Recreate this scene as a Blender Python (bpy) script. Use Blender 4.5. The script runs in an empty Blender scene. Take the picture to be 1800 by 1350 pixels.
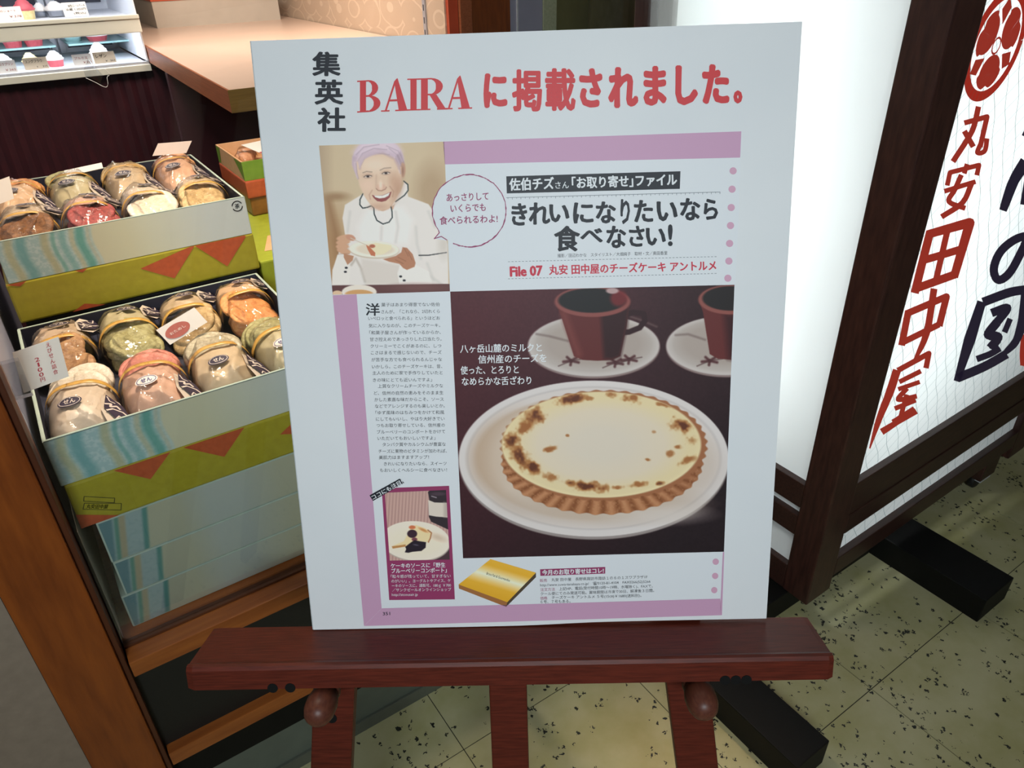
import bpy, bmesh, math, random
import numpy as np
from mathutils import Vector, Matrix
random.seed(4)
SC = bpy.context.scene
COL = SC.collection
PI = math.pi

# ------------------------------------------------------------------ camera
cam = bpy.data.cameras.new('camera'); cam.sensor_width = 36.0; cam.lens = 1295.0 / 1800.0 * 36.0
cam.clip_start = 0.02
camo = bpy.data.objects.new('camera', cam); COL.objects.link(camo); SC.camera = camo
_A = Vector((0.833678, 0.552252, 0)).normalized()
_B = Vector((-_A.y, _A.x, 0))
_R = Matrix(((0.99977373, 0.02127178, 0.0), (-0.0110424, 0.51899286, -0.85470725), (-0.01818115, 0.85451385, 0.51911032)))
_M = Matrix(((_A.x, _A.y, 0), (_B.x, _B.y, 0), (0, 0, 1)))
camo.matrix_world = Matrix.Translation((0, 0, 1.6)) @ (_M @ _R).to_4x4()

# ------------------------------------------------------------------ world + lights + exposure
def lin(c):
    c = c / 255.0
    return c / 12.92 if c <= 0.04045 else ((c + 0.055) / 1.055) ** 2.4
def rgb(r, g, b): return (lin(r), lin(g), lin(b), 1.0)

w = bpy.data.worlds.new('world'); SC.world = w; w.use_nodes = True
w.node_tree.nodes['Background'].inputs[0].default_value = (0.80, 0.86, 0.95, 1)
w.node_tree.nodes['Background'].inputs[1].default_value = 0.06
SC.view_settings.view_transform = 'Standard'; SC.view_settings.look = 'None'
SC.view_settings.exposure = 0.0; SC.view_settings.gamma = 1.0; SC.view_settings.use_curve_mapping = False

def area(name, loc, target, size, power, color, size_y=None, spread=PI):
    l = bpy.data.lights.new(name, 'AREA'); l.energy = power; l.color = color; l.size = size
    if size_y: l.shape = 'RECTANGLE'; l.size_y = size_y
    l.spread = spread
    o = bpy.data.objects.new(name, l); COL.objects.link(o); o.location = loc
    o.rotation_euler = (Vector(target) - Vector(loc)).to_track_quat('-Z', 'Y').to_euler()
    return o
area('ceiling_light_cool', (-1.0, -1.6, 2.55), (0.5, 0.65, 1.2), 0.9, 13.5, (0.86, 0.95, 1.0), 0.5, math.radians(75))
area('display_spot', (0.42, 1.40, 2.25), (0.12, 1.5, 1.0), 0.22, 13.0, (1.0, 0.82, 0.64), 0.18, math.radians(120))
area('counter_spot', (1.25, 3.6, 2.5), (1.2, 3.8, 1.2), 0.5, 12, (1.0, 0.84, 0.72), 0.5, math.radians(110))
area('case_fill_light', (0.2, 2.9, 2.5), (0.2, 3.9, 1.25), 0.5, 27, (1.0, 0.95, 0.88), 0.5)  # added fill light that brightens the cream rails of the cake case
area('floor_spot', (1.35, -0.2, 2.55), (0.80, 0.58, 0.0), 0.06, 0.16, (1.0, 0.72, 0.48), 0.06, math.radians(13))

# ------------------------------------------------------------------ materials
def new_mat(name):
    m = bpy.data.materials.new(name); m.use_nodes = True
    nt = m.node_tree; b = nt.nodes['Principled BSDF']
    return m, nt, b
def mix_rgb(nt, fac, a, b):
    n = nt.nodes.new('ShaderNodeMix'); n.data_type = 'RGBA'
    for k, v in ((0, fac), (6, a), (7, b)):
        if hasattr(v, 'links'): nt.links.new(v, n.inputs[k])
        else: n.inputs[k].default_value = v
    return n.outputs[2]
def coords(nt, scale=(1, 1, 1), kind='Object'):
    tc = nt.nodes.new('ShaderNodeTexCoord'); mp = nt.nodes.new('ShaderNodeMapping')
    mp.inputs['Scale'].default_value = scale
    nt.links.new(tc.outputs[kind], mp.inputs[0]); return mp.outputs[0]
def noise(nt, vec, scale, detail=4, rough=0.55, dist=0.0):
    n = nt.nodes.new('ShaderNodeTexNoise'); n.inputs['Scale'].default_value = scale
    n.inputs['Detail'].default_value = detail; n.inputs['Roughness'].default_value = rough
    n.inputs['Distortion'].default_value = dist
    nt.links.new(vec, n.inputs['Vector']); return n.outputs['Fac']
def ramp(nt, fac, p0, p1):
    r = nt.nodes.new('ShaderNodeMapRange'); r.inputs[1].default_value = p0; r.inputs[2].default_value = p1
    nt.links.new(fac, r.inputs[0]); return r.outputs[0]
def bump(nt, b, h, strength=0.2, dist=0.002):
    bp = nt.nodes.new('ShaderNodeBump'); bp.inputs['Strength'].default_value = strength; bp.inputs['Distance'].default_value = dist
    nt.links.new(h, bp.inputs['Height']); nt.links.new(bp.outputs[0], b.inputs['Normal'])
def surf(name, c1, c2=None, scale=30, stretch=(1, 1, 1), rough=0.5, bmp=0.1, spec=0.5, metal=0.0, bd=0.001):
    m, nt, b = new_mat(name)
    v = coords(nt, stretch); f = noise(nt, v, scale)
    c1 = rgb(*c1); c2 = rgb(*c2) if c2 else tuple(min(1, x * 0.8) for x in c1[:3]) + (1,)
    nt.links.new(mix_rgb(nt, ramp(nt, f, 0.3, 0.7), c1, c2), b.inputs['Base Color'])
    b.inputs['Roughness'].default_value = rough; b.inputs['Metallic'].default_value = metal
    b.inputs['Specular IOR Level'].default_value = spec
    if bmp: bump(nt, b, f, bmp, bd)
    return m
def emit(name, c, s):
    m, nt, b = new_mat(name); b.inputs['Emission Color'].default_value = rgb(*c)
    b.inputs['Emission Strength'].default_value = s; b.inputs['Base Color'].default_value = rgb(*c); return m

M = {}
M['easel'] = surf('easel_mahogany', (106, 44, 30), (78, 32, 22), 26, (1, 14, 14), 0.45, 0.03, 0.22)
M['peg'] = surf('turned_peg_wood', (104, 60, 44), (84, 44, 34), 30, (8, 8, 1), 0.42, 0.02, 0.35)
M['board'] = surf('foam_board_white', (231, 233, 233), (226, 229, 230), 6, (1, 1, 1), 0.55, 0.0, 0.3)
M['board_edge'] = surf('foam_board_edge', (200, 205, 205), (180, 186, 188), 300, (1, 1, 1), 0.8, 0.1)
M['orange_wood'] = surf('orange_wood', (152, 78, 24), (122, 58, 16), 9, (6, 6, 0.8), 0.42, 0.05)
M['orange_rail'] = surf('orange_rail_wood', (168, 96, 40), (138, 72, 28), 9, (0.8, 8, 8), 0.4, 0.05)
M['dark_brown'] = surf('sign_dark_brown', (74, 44, 36), (50, 28, 24), 18, (6, 6, 0.8), 0.42, 0.06)
M['dark_rail'] = surf('sign_dark_brown_rail', (68, 42, 34), (48, 28, 24), 18, (0.8, 8, 8), 0.42, 0.06)
M['black_foot'] = surf('black_painted_wood', (15, 15, 14), (12, 12, 11), 30, (1, 1, 1), 0.6, 0.05, 0.25)
M['black_panel'] = surf('black_speckled_panel', (18, 18, 15), (28, 28, 24), 900, (1, 1, 1), 0.6, 0.05)
M['grey_kick'] = surf('grey_green_kickboard', (104, 112, 100), (92, 100, 90), 12, (1, 1, 1), 0.5, 0.03)
M['grey_wall'] = surf('grey_plaster', (152, 136, 118), (142, 127, 110), 60, (1, 1, 1), 0.8, 0.2)
M['pale_panel'] = surf('pale_inner_panel', (226, 214, 206), (216, 204, 198), 5, (1, 1, 1), 0.5, 0.0)
M['maroon'] = surf('dark_maroon_corrugated', (66, 19, 26), (50, 13, 22), 30, (1, 1, 0.3), 0.5, 0.1)
M['purple_dark'] = surf('dark_purple_laminate', (66, 34, 40), (58, 28, 36), 4, (1, 1, 1), 0.4, 0.0)
M['counter_top'] = surf('pinkish_beige_laminate', (226, 196, 176), (218, 188, 168), 3, (1, 1, 1), 0.28, 0.0)
M['counter_edge'] = surf('counter_edge_wood', (176, 104, 66), (140, 76, 44), 14, (6, 0.6, 26), 0.4, 0.06)
M['counter_edge2'] = surf('counter_edge_olive_wood', (128, 104, 52), (104, 82, 40), 14, (0.6, 6, 26), 0.4, 0.06)
M['cream_metal'] = surf('cream_metal', (224, 220, 204), (214, 210, 194), 5, (1, 1, 1), 0.35, 0.0)
M['white_metal'] = surf('white_metal', (225, 225, 228), (205, 208, 214), 8, (1, 1, 6), 0.3, 0.0)
M['steel'] = surf('brushed_steel', (180, 182, 190), (168, 170, 180), 8, (10, 10, 0.5), 0.35, 0.0, 0.5, 0.3)
M['case_white'] = surf('case_white_enamel', (238, 240, 245), (230, 233, 240), 5, (1, 1, 1), 0.35, 0.0)
M['dark_pane'] = surf('dark_reflecting_pane', (60, 60, 72), (84, 84, 96), 9, (1, 1, 1), 0.2, 0.0)
M['teal_glass'] = surf('teal_glass_shelf', (150, 195, 195), (170, 210, 210), 6, (1, 1, 1), 0.15, 0.0)
M['tube'] = emit('case_lamp', (240, 245, 255), 16.0)
M['white_card'] = surf('white_card', (236, 230, 222), (228, 220, 212), 10, (1, 1, 1), 0.6, 0.0)
M['pink_card'] = surf('pale_pink_card', (232, 214, 204), (224, 204, 196), 10, (1, 1, 1), 0.6, 0.0)
M['beige_card'] = surf('beige_card', (222, 204, 178), (212, 194, 168), 12, (1, 1, 1), 0.6, 0.0)
M['ink_red'] = surf('red_ink', (186, 54, 66), (176, 48, 60), 50, (1, 1, 1), 0.6, 0.0)
M['ink_black'] = surf('black_ink', (30, 28, 28), (36, 34, 34), 50, (1, 1, 1), 0.6, 0.0)
M['stamp_pink'] = surf('faded_red_stamp', (186, 104, 92), (176, 96, 86), 80, (1, 1, 1), 0.6, 0.0)
M['navy_card'] = surf('navy_box_lining', (40, 42, 60), (32, 34, 50), 20, (1, 1, 1), 0.6, 0.0)
M['box_rim'] = surf('pale_green_card_edge', (176, 190, 176), (160, 176, 164), 30, (1, 1, 1), 0.6, 0.0)
M['olive_paper'] = surf('olive_wrapping_paper', (168, 158, 44), (156, 146, 38), 60, (1, 1, 1), 0.42, 0.04)
M['green_paper'] = surf('leaf_green_paper', (118, 150, 50), (104, 138, 44), 60, (1, 1, 1), 0.45, 0.04)
M['lime_paper'] = surf('lime_paper', (160, 170, 48), (148, 158, 42), 60, (1, 1, 1), 0.45, 0.04)
M['peach_paper'] = surf('peach_paper', (226, 178, 134), (216, 168, 124), 60, (1, 1, 1), 0.45, 0.04)
M['orange_paper'] = surf('russet_paper', (190, 88, 50), (170, 76, 44), 90, (1, 1, 1), 0.45, 0.04)
M['wax_paper'] = surf('translucent_white_paper', (214, 200, 186), (200, 186, 170), 20, (1, 1, 1), 0.4, 0.3, 0.5, 0.0, 0.002)
M['gold'] = surf('gold_ribbon', (206, 162, 82), (188, 142, 62), 40, (1, 1, 1), 0.35, 0.03)
M['navy'] = surf('navy_label', (54, 46, 64), (46, 38, 58), 40, (1, 1, 1), 0.4, 0.0)
M['cream_ink'] = surf('cream_ink', (214, 200, 188), (204, 190, 180), 40, (1, 1, 1), 0.5, 0.0)
M['seal_white'] = surf('seal_white', (224, 214, 206), (214, 204, 198), 40, (1, 1, 1), 0.5, 0.0)
M['seal_blue'] = surf('seal_blue_ink', (60, 62, 120), (54, 56, 110), 40, (1, 1, 1), 0.5, 0.0)
M['red_cup'] = surf('red_paper_cup', (205, 92, 100), (192, 80, 90), 60, (1, 1, 1), 0.5, 0.0)
M['cream'] = surf('whipped_cream', (246, 242, 236), (236, 230, 224), 60, (1, 1, 1), 0.5, 0.3, 0.5, 0.0, 0.004)
M['sponge'] = surf('yellow_sponge', (232, 214, 160), (214, 190, 130), 90, (1, 1, 1), 0.8, 0.3)
M['grey_tin'] = surf('pale_grey_box', (196, 186, 172), (188, 178, 164), 10, (1, 1, 1), 0.5, 0.0)
M['rim_red'] = surf('red_orange_rim', (196, 82, 48), (184, 74, 42), 10, (1, 1, 1), 0.5, 0.0)
M['olive_wall'] = surf('olive_wall', (128, 124, 74), (118, 114, 66), 14, (1, 1, 1), 0.7, 0.1)
M['pale_green'] = surf('pale_green_strip', (196, 202, 168), (176, 184, 150), 90, (1, 1, 1), 0.6, 0.1)
M['lilac'] = surf('lilac_grey_metal', (176, 176, 196), (166, 166, 186), 6, (1, 1, 1), 0.4, 0.0)
M['grey_brown'] = surf('grey_brown_lining', (128, 118, 110), (118, 108, 102), 10, (1, 1, 1), 0.5, 0.0)
M['ceiling'] = surf('ceiling_white', (210, 210, 205), (200, 200, 196), 8, (1, 1, 1), 0.8, 0.0)
M['back_wall'] = surf('back_wall_paint', (190, 180, 160), (180, 170, 150), 8, (1, 1, 1), 0.8, 0.0)
M['joint'] = surf('floor_joint', (34, 34, 28), (44, 42, 34), 40, (1, 1, 1), 0.8, 0.0)
M['rubber'] = surf('black_rubber', (24, 24, 24), (30, 30, 30), 40, (1, 1, 1), 0.5, 0.0)

def m_print():
    m, nt, b = new_mat('printed_ink_picture')
    a = nt.nodes.new('ShaderNodeVertexColor'); a.layer_name = 'Col'
    nt.links.new(a.outputs[0], b.inputs['Base Color']); b.inputs['Roughness'].default_value = 0.5
    b.inputs['Specular IOR Level'].default_value = 0.3
    return m
M['print'] = m_print()
def ink(name, c):
    m, nt, b = new_mat(name); b.inputs['Base Color'].default_value = rgb(*c); b.inputs['Roughness'].default_value = 0.5
    b.inputs['Specular IOR Level'].default_value = 0.3
    return m
# poster inks: colours as the thing itself has them (paper is about 231)
def pap(r, g, b): return (min(255, r * 1.17), min(255, g * 1.13), min(255, b * 1.1))
M['i_black'] = ink('print_black', (30, 34, 42)); M['i_red'] = ink('print_red', (212, 58, 62))
M['i_pink'] = ink('print_mauve', pap(176, 142, 172)); M['i_dot'] = ink('print_mauve_dot', pap(184, 148, 172))
M['i_plum'] = ink('print_plum', pap(132, 52, 92)); M['i_crimson'] = ink('print_crimson', (206, 56, 76))
M['i_white'] = ink('print_white', (232, 234, 235)); M['i_grey'] = ink('print_grey', (120, 128, 132))
M['i_page'] = ink('print_page_white', (229, 232, 234))

def m_film(name, tint=(1, 1, 1), gloss=0.18, rough=0.12, wrinkle=0.6):
    m, nt, b = new_mat(name); nt.nodes.remove(b)
    out = nt.nodes['Material Output']
    t = nt.nodes.new('ShaderNodeBsdfTransparent'); t.inputs[0].default_value = (*tint, 1)
    g = nt.nodes.new('ShaderNodeBsdfGlossy'); g.inputs['Roughness'].default_value = rough
    mx = nt.nodes.new('ShaderNodeMixShader'); fr = nt.nodes.new('ShaderNodeFresnel'); fr.inputs[0].default_value = 1.45
    ad = nt.nodes.new('ShaderNodeMath'); ad.operation = 'MULTIPLY_ADD'; ad.inputs[1].default_value = 0.6; ad.inputs[2].default_value = gloss
    nt.links.new(fr.outputs[0], ad.inputs[0]); nt.links.new(ad.outputs[0], mx.inputs[0])
    nt.links.new(t.outputs[0], mx.inputs[1]); nt.links.new(g.outputs[0], mx.inputs[2]); nt.links.new(mx.outputs[0], out.inputs[0])
    if wrinkle:
        v = coords(nt, (1, 2.2, 1)); f = noise(nt, v, 30, 2, 0.5, 2.0)
        bp = nt.nodes.new('ShaderNodeBump'); bp.inputs['Strength'].default_value = wrinkle; bp.inputs['Distance'].default_value = 0.006
        nt.links.new(f, bp.inputs['Height']); nt.links.new(bp.outputs[0], g.inputs['Normal'])
    return m
M['film'] = m_film('crinkled_clear_film', (0.985, 0.98, 0.97), 0.03, 0.09, 0.35)
M['pane'] = m_film('clear_glass_pane', (0.98, 0.99, 0.985), 0.0, 0.02, 0.0)
M['clip_film'] = m_film('clear_plastic', (0.9, 0.92, 0.95), 0.15, 0.2, 0.2)

def m_translucent(name, c):
    m, nt, b = new_mat(name); nt.nodes.remove(b); out = nt.nodes['Material Output']
    t = nt.nodes.new('ShaderNodeBsdfTranslucent'); t.inputs[0].default_value = rgb(*c)
    d = nt.nodes.new('ShaderNodeBsdfDiffuse'); d.inputs[0].default_value = rgb(*c)
    mx = nt.nodes.new('ShaderNodeMixShader'); mx.inputs[0].default_value = 0.35
    nt.links.new(t.outputs[0], mx.inputs[1]); nt.links.new(d.outputs[0], mx.inputs[2]); nt.links.new(mx.outputs[0], out.inputs[0])
    return m
M['acrylic'] = m_translucent('backlit_milky_panel', (234, 239, 238))
def backlit(name, c, e):
    m, nt, b = new_mat(name); b.inputs['Base Color'].default_value = rgb(*c); b.inputs['Roughness'].default_value = 0.5
    b.inputs['Emission Color'].default_value = rgb(*c); b.inputs['Emission Strength'].default_value = e; return m
M['sign_red'] = backlit('backlit_red_lettering', (150, 46, 34), 0.7)
M['sign_black'] = backlit('backlit_black_lettering', (40, 34, 52), 0.5)
M['sign_wire'] = backlit('backlit_wire_in_glass', (104, 122, 122), 0.7)

def m_tile():
    m, nt, b = new_mat('speckled_vinyl_tile')
    v = coords(nt, (1, 1, 1))
    base = mix_rgb(nt, ramp(nt, noise(nt, v, 7, 5), 0.35, 0.7), rgb(188, 184, 144), rgb(168, 164, 114))
    streak = noise(nt, coords(nt, (9.0, 2.4, 1)), 1.0, 3, 0.6)
    patch = ramp(nt, streak, 0.46, 0.62)
    # irregular specks: distorted cells, kept only where a finer noise allows
    tc = coords(nt, (1, 1, 1)); nz = nt.nodes.new('ShaderNodeTexNoise'); nz.inputs['Scale'].default_value = 150; nt.links.new(tc, nz.inputs['Vector'])
    va = nt.nodes.new('ShaderNodeVectorMath'); va.operation = 'MULTIPLY_ADD'; va.inputs[1].default_value = (0.022, 0.022, 0.0)
    nt.links.new(nz.outputs['Color'], va.inputs[0]); nt.links.new(tc, va.inputs[2])
    sc = nt.nodes.new('ShaderNodeVectorMath'); sc.operation = 'MULTIPLY'; sc.inputs[1].default_value = (1, 1, 0); nt.links.new(va.outputs[0], sc.inputs[0])
    vo = nt.nodes.new('ShaderNodeTexVoronoi'); vo.inputs['Scale'].default_value = 78; nt.links.new(sc.outputs[0], vo.inputs['Vector'])
    sep = nt.nodes.new('ShaderNodeSeparateColor'); nt.links.new(vo.outputs['Color'], sep.inputs[0])
    th = nt.nodes.new('ShaderNodeMath'); th.operation = 'MULTIPLY_ADD'; th.inputs[1].default_value = 0.62; th.inputs[2].default_value = 0.12
    nt.links.new(patch, th.inputs[0])
    keep = nt.nodes.new('ShaderNodeMath'); keep.operation = 'LESS_THAN'; nt.links.new(sep.outputs[0], keep.inputs[0]); nt.links.new(th.outputs[0], keep.inputs[1])
    near = nt.nodes.new('ShaderNodeMath'); near.operation = 'LESS_THAN'; nt.links.new(vo.outputs['Distance'], near.inputs[0]); near.inputs[1].default_value = 0.31
    both = nt.nodes.new('ShaderNodeMath'); both.operation = 'MULTIPLY'; nt.links.new(keep.outputs[0], both.inputs[0]); nt.links.new(near.outputs[0], both.inputs[1])
    nt.links.new(mix_rgb(nt, both.outputs[0], base, rgb(32, 34, 30)), b.inputs['Base Color'])
    b.inputs['Roughness'].default_value = 0.42
    return m
M['tile'] = m_tile()

def m_seigaiha():
    m, nt, b = new_mat('wave_pattern_wallpaper')
    v = coords(nt, (1, 1, 1)); f = noise(nt, v, 5, 2)
    # concentric arcs from a voronoi lattice
    mp = nt.nodes.new('ShaderNodeMapping'); mp.inputs['Scale'].default_value = (1, 4.6, 7.0); nt.links.new(v, mp.inputs[0])
    vo = nt.nodes.new('ShaderNodeTexVoronoi'); vo.inputs['Scale'].default_value = 1.0; vo.inputs['Randomness'].default_value = 0.35; nt.links.new(mp.outputs[0], vo.inputs['Vector'])
    ml = nt.nodes.new('ShaderNodeMath'); ml.operation = 'MULTIPLY'; ml.inputs[1].default_value = 4.5; nt.links.new(vo.outputs['Distance'], ml.inputs[0])
    fr = nt.nodes.new('ShaderNodeMath'); fr.operation = 'FRACT'; nt.links.new(ml.outputs[0], fr.inputs[0])
    ls = nt.nodes.new('ShaderNodeMath'); ls.operation = 'LESS_THAN'; ls.inputs[1].default_value = 0.16; nt.links.new(fr.outputs[0], ls.inputs[0])
    base = mix_rgb(nt, f, rgb(206, 182, 158), rgb(198, 174, 150))
    nt.links.new(mix_rgb(nt, ls.outputs[0], base, rgb(218, 196, 172)), b.inputs['Base Color']); b.inputs['Roughness'].default_value = 0.6
    return m
M['seigaiha'] = m_seigaiha()

def m_cracker(name, c1, c2):
    m, nt, b = new_mat(name); v = coords(nt, (1, 1, 1)); f = noise(nt, v, 130, 4, 0.7)
    nt.links.new(mix_rgb(nt, ramp(nt, f, 0.38, 0.62), rgb(*c1), rgb(*c2)), b.inputs['Base Color']); b.inputs['Roughness'].default_value = 0.6
    bump(nt, b, f, 0.8, 0.003); return m

# ------------------------------------------------------------------ object helpers
def link(o, parent=None):
    COL.objects.link(o)
    if parent is not None: o.parent = parent
    return o
def mesh_obj(name, verts, faces, m, parent=None, smooth=False):
    me = bpy.data.meshes.new(name); me.from_pydata([tuple(v) for v in verts], [], faces); me.update()
    for x in (m if isinstance(m, (list, tuple)) else [m]): me.materials.append(x)
    if smooth: me.polygons.foreach_set('use_smooth', [True] * len(me.polygons))
    return link(bpy.data.objects.new(name, me), parent)
def thing(name, label, cat, loc=(0, 0, 0), group=None, mat=None):
    o = bpy.data.objects.new(name, None); COL.objects.link(o)
    if mat is not None: o.matrix_world = mat
    else: o.location = loc
    o['label'] = label; o['category'] = cat; o.empty_display_size = 0.05
    if group: o['group'] = group
    return o
def tag(o, label, cat, group=None):
    o['label'] = label; o['category'] = cat
    if group: o['group'] = group
    return o
def struct(o): o['kind'] = 'structure'; return o

class B:
    """collects solids for ONE mesh"""
    def __init__(s): s.bm = bmesh.new()
    def box(s, a, b, bev=0.0):
        r = bmesh.ops.create_cube(s.bm, size=1.0); vs = r['verts']
        for v in vs:
            v.co = Vector([a[i] + (v.co[i] + 0.5) * (b[i] - a[i]) for i in range(3)])
        if bev:
            es = list({e for v in vs for e in v.link_edges})
            bmesh.ops.bevel(s.bm, geom=es, offset=bev, segments=2, profile=0.6, affect='EDGES')
        return s
    def prism(s, pts, z0, z1):
        n = len(pts); lo = [s.bm.verts.new((p[0], p[1], z0)) for p in pts]; hi = [s.bm.verts.new((p[0], p[1], z1)) for p in pts]
        s.bm.faces.new(lo[::-1]); s.bm.faces.new(hi)
        for i in range(n): s.bm.faces.new((lo[i], lo[(i + 1) % n], hi[(i + 1) % n], hi[i]))
        return s
    def sweep(s, path, sec, closed=False):
        """sec: function(i) -> radius ; tube along path"""
        path = [Vector(p) for p in path]; rings = []
        for i, p in enumerate(path):
            d = (path[min(i + 1, len(path) - 1)] - path[max(i - 1, 0)]).normalized()
            up = Vector((0, 0, 1)) if abs(d.z) < 0.9 else Vector((1, 0, 0))
            x = d.cross(up).normalized(); y = x.cross(d)
            r = sec(i)
            rings.append([s.bm.verts.new(p + x * r * math.cos(a) + y * r * math.sin(a)) for a in [2 * PI * k / 10 for k in range(10)]])
        for a, b in zip(rings, rings[1:]):
            for k in range(10): s.bm.faces.new((a[k], a[(k + 1) % 10], b[(k + 1) % 10], b[k]))
        s.bm.faces.new(rings[0][::-1]); s.bm.faces.new(rings[-1]); return s
    def lathe(s, prof, n=24, org=(0, 0, 0), ax=None):
        """prof: [(r, h)] about z, optionally mapped by matrix ax"""
        rings = []
        for r, h in prof:
            ring = []
            for k in range(n):
                a = 2 * PI * k / n; p = Vector((r * math.cos(a), r * math.sin(a), h))
                if ax is not None: p = ax @ p
                ring.append(s.bm.verts.new(p + Vector(org)))
            rings.append(ring)
        for a, b in zip(rings, rings[1:]):
            for k in range(n): s.bm.faces.new((a[k], a[(k + 1) % n], b[(k + 1) % n], b[k]))
        s.bm.faces.new(rings[0][::-1]); s.bm.faces.new(rings[-1]); return s
    def obj(s, name, m, parent=None, smooth=False, bev=None):
        bmesh.ops.recalc_face_normals(s.bm, faces=s.bm.faces)
        me = bpy.data.meshes.new(name); s.bm.to_mesh(me); s.bm.free(); me.materials.append(m)
        if smooth: me.polygons.foreach_set('use_smooth', [True] * len(me.polygons))
        o = link(bpy.data.objects.new(name, me), parent)
        if bev:
            md = o.modifiers.new('bevel', 'BEVEL'); md.width = bev; md.segments = 2; md.limit_method = 'ANGLE'
        return o
def boxo(name, a, b, m, parent=None, bev=0.0): return B().box(a, b, bev).obj(name, m, parent)

# ---- flat print helpers ----------------------------------------------------
def hom(H):
    H = np.array(H)
    def f(pts):
        p = np.atleast_2d(np.array(pts, float)); q = np.c_[p, np.ones(len(p))] @ H.T
        return q[:, :2] / q[:, 2:3]
    return f
# image pixels -> metres on the poster sheet and on the sign face
pg = hom([[0.0006217867501477, -6.608101051606173e-05, -0.26945012405797925], [-2.002593498574873e-05, -0.0005701459594268693, 0.04988194640743985], [9.519751102469119e-06, -0.00017157672654868875, 1.0]])
sg = hom([[0.0007730109943843146, 0.00019197091929947557, -1.2998056080965152], [-0.0005272477964800562, -0.0007275278982199824, 1.521927339216368], [-0.00032782670180431765, -0.0002458700263555566, 1.0]])

def flat(name, polys, m, place, parent):
    """polys: convex polygons (lists of 2-D points); place: 2-D array -> list of 3-D"""
    vs, fs = [], []
    for p in polys:
        k = len(vs); vs += [tuple(map(float, q)) for q in p]; fs.append(list(range(k, k + len(p))))
    return mesh_obj(name, place(np.array(vs)), fs, m, parent)
def ribbon(pts, w, n_cap=6):
    """a brush stroke as convex pieces; w: width or list of widths"""
    P = [np.array(p, float) for p in pts]; W = [w] * len(P) if not hasattr(w, '__len__') else list(w)
    out = []
    for i in range(len(P) - 1):
        d = P[i + 1] - P[i]; L = np.hypot(*d)
        if L < 1e-6: continue
        n = np.array([-d[1], d[0]]) / L
        out.append([P[i] + n * W[i] / 2, P[i + 1] + n * W[i + 1] / 2, P[i + 1] - n * W[i + 1] / 2, P[i] - n * W[i] / 2])
    for i in range(1, len(P) - 1):
        r = W[i] / 2; out.append([P[i] + r * np.array([math.cos(a), math.sin(a)]) for a in [2 * PI * k / 8 for k in range(8)]])
    return out
def smoothline(pts, n=6):
    P = np.array(pts, float); Q = np.vstack([2 * P[0] - P[1], P, 2 * P[-1] - P[-2]]); out = []
    for i in range(1, len(Q) - 2):
        for t in np.linspace(0, 1, n, endpoint=False):
            out.append(0.5 * ((2 * Q[i]) + (-Q[i - 1] + Q[i + 1]) * t + (2 * Q[i - 1] - 5 * Q[i] + 4 * Q[i + 1] - Q[i + 2]) * t * t + (-Q[i - 1] + 3 * Q[i] - 3 * Q[i + 1] + Q[i + 2]) * t ** 3))
    out.append(P[-1]); return out
_tc = {}
def strikes_of(bold): return 1 if not bold else (11 if bold > 0.025 else 7)
def glyphs(txt, bold=0.0, res=2):
    key = (txt, bold)
    if key in _tc: return _tc[key]
    if bold:                                     # heavier weight: the same glyphs struck again slightly to every side
        co, fs = glyphs(txt, 0.0, res); n = 10 if bold > 0.025 else 6; C_, F_ = [co], list(fs)
        for k in range(n):
            a = 2 * PI * k / n; C_.append(co + bold * np.array([math.cos(a) * 1.15, math.sin(a) * 0.8])); F_ += [[i + len(co) * (k + 1) for i in f] for f in fs]
        _tc[key] = (np.vstack(C_), F_); return _tc[key]
    c = bpy.data.curves.new('t', 'FONT'); c.body = txt; c.resolution_u = res
    o = bpy.data.objects.new('t', c); COL.objects.link(o)
    me = bpy.data.meshes.new_from_object(o.evaluated_get(bpy.context.evaluated_depsgraph_get()))
    n = len(me.vertices); co = np.empty(n * 3); me.vertices.foreach_get('co', co); co = co.reshape(-1, 3)[:, :2]
    fs = [list(p.vertices) for p in me.polygons]
    bpy.data.objects.remove(o); bpy.data.curves.remove(c); bpy.data.meshes.remove(me)
    _tc[key] = (co, fs); return co, fs
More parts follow.
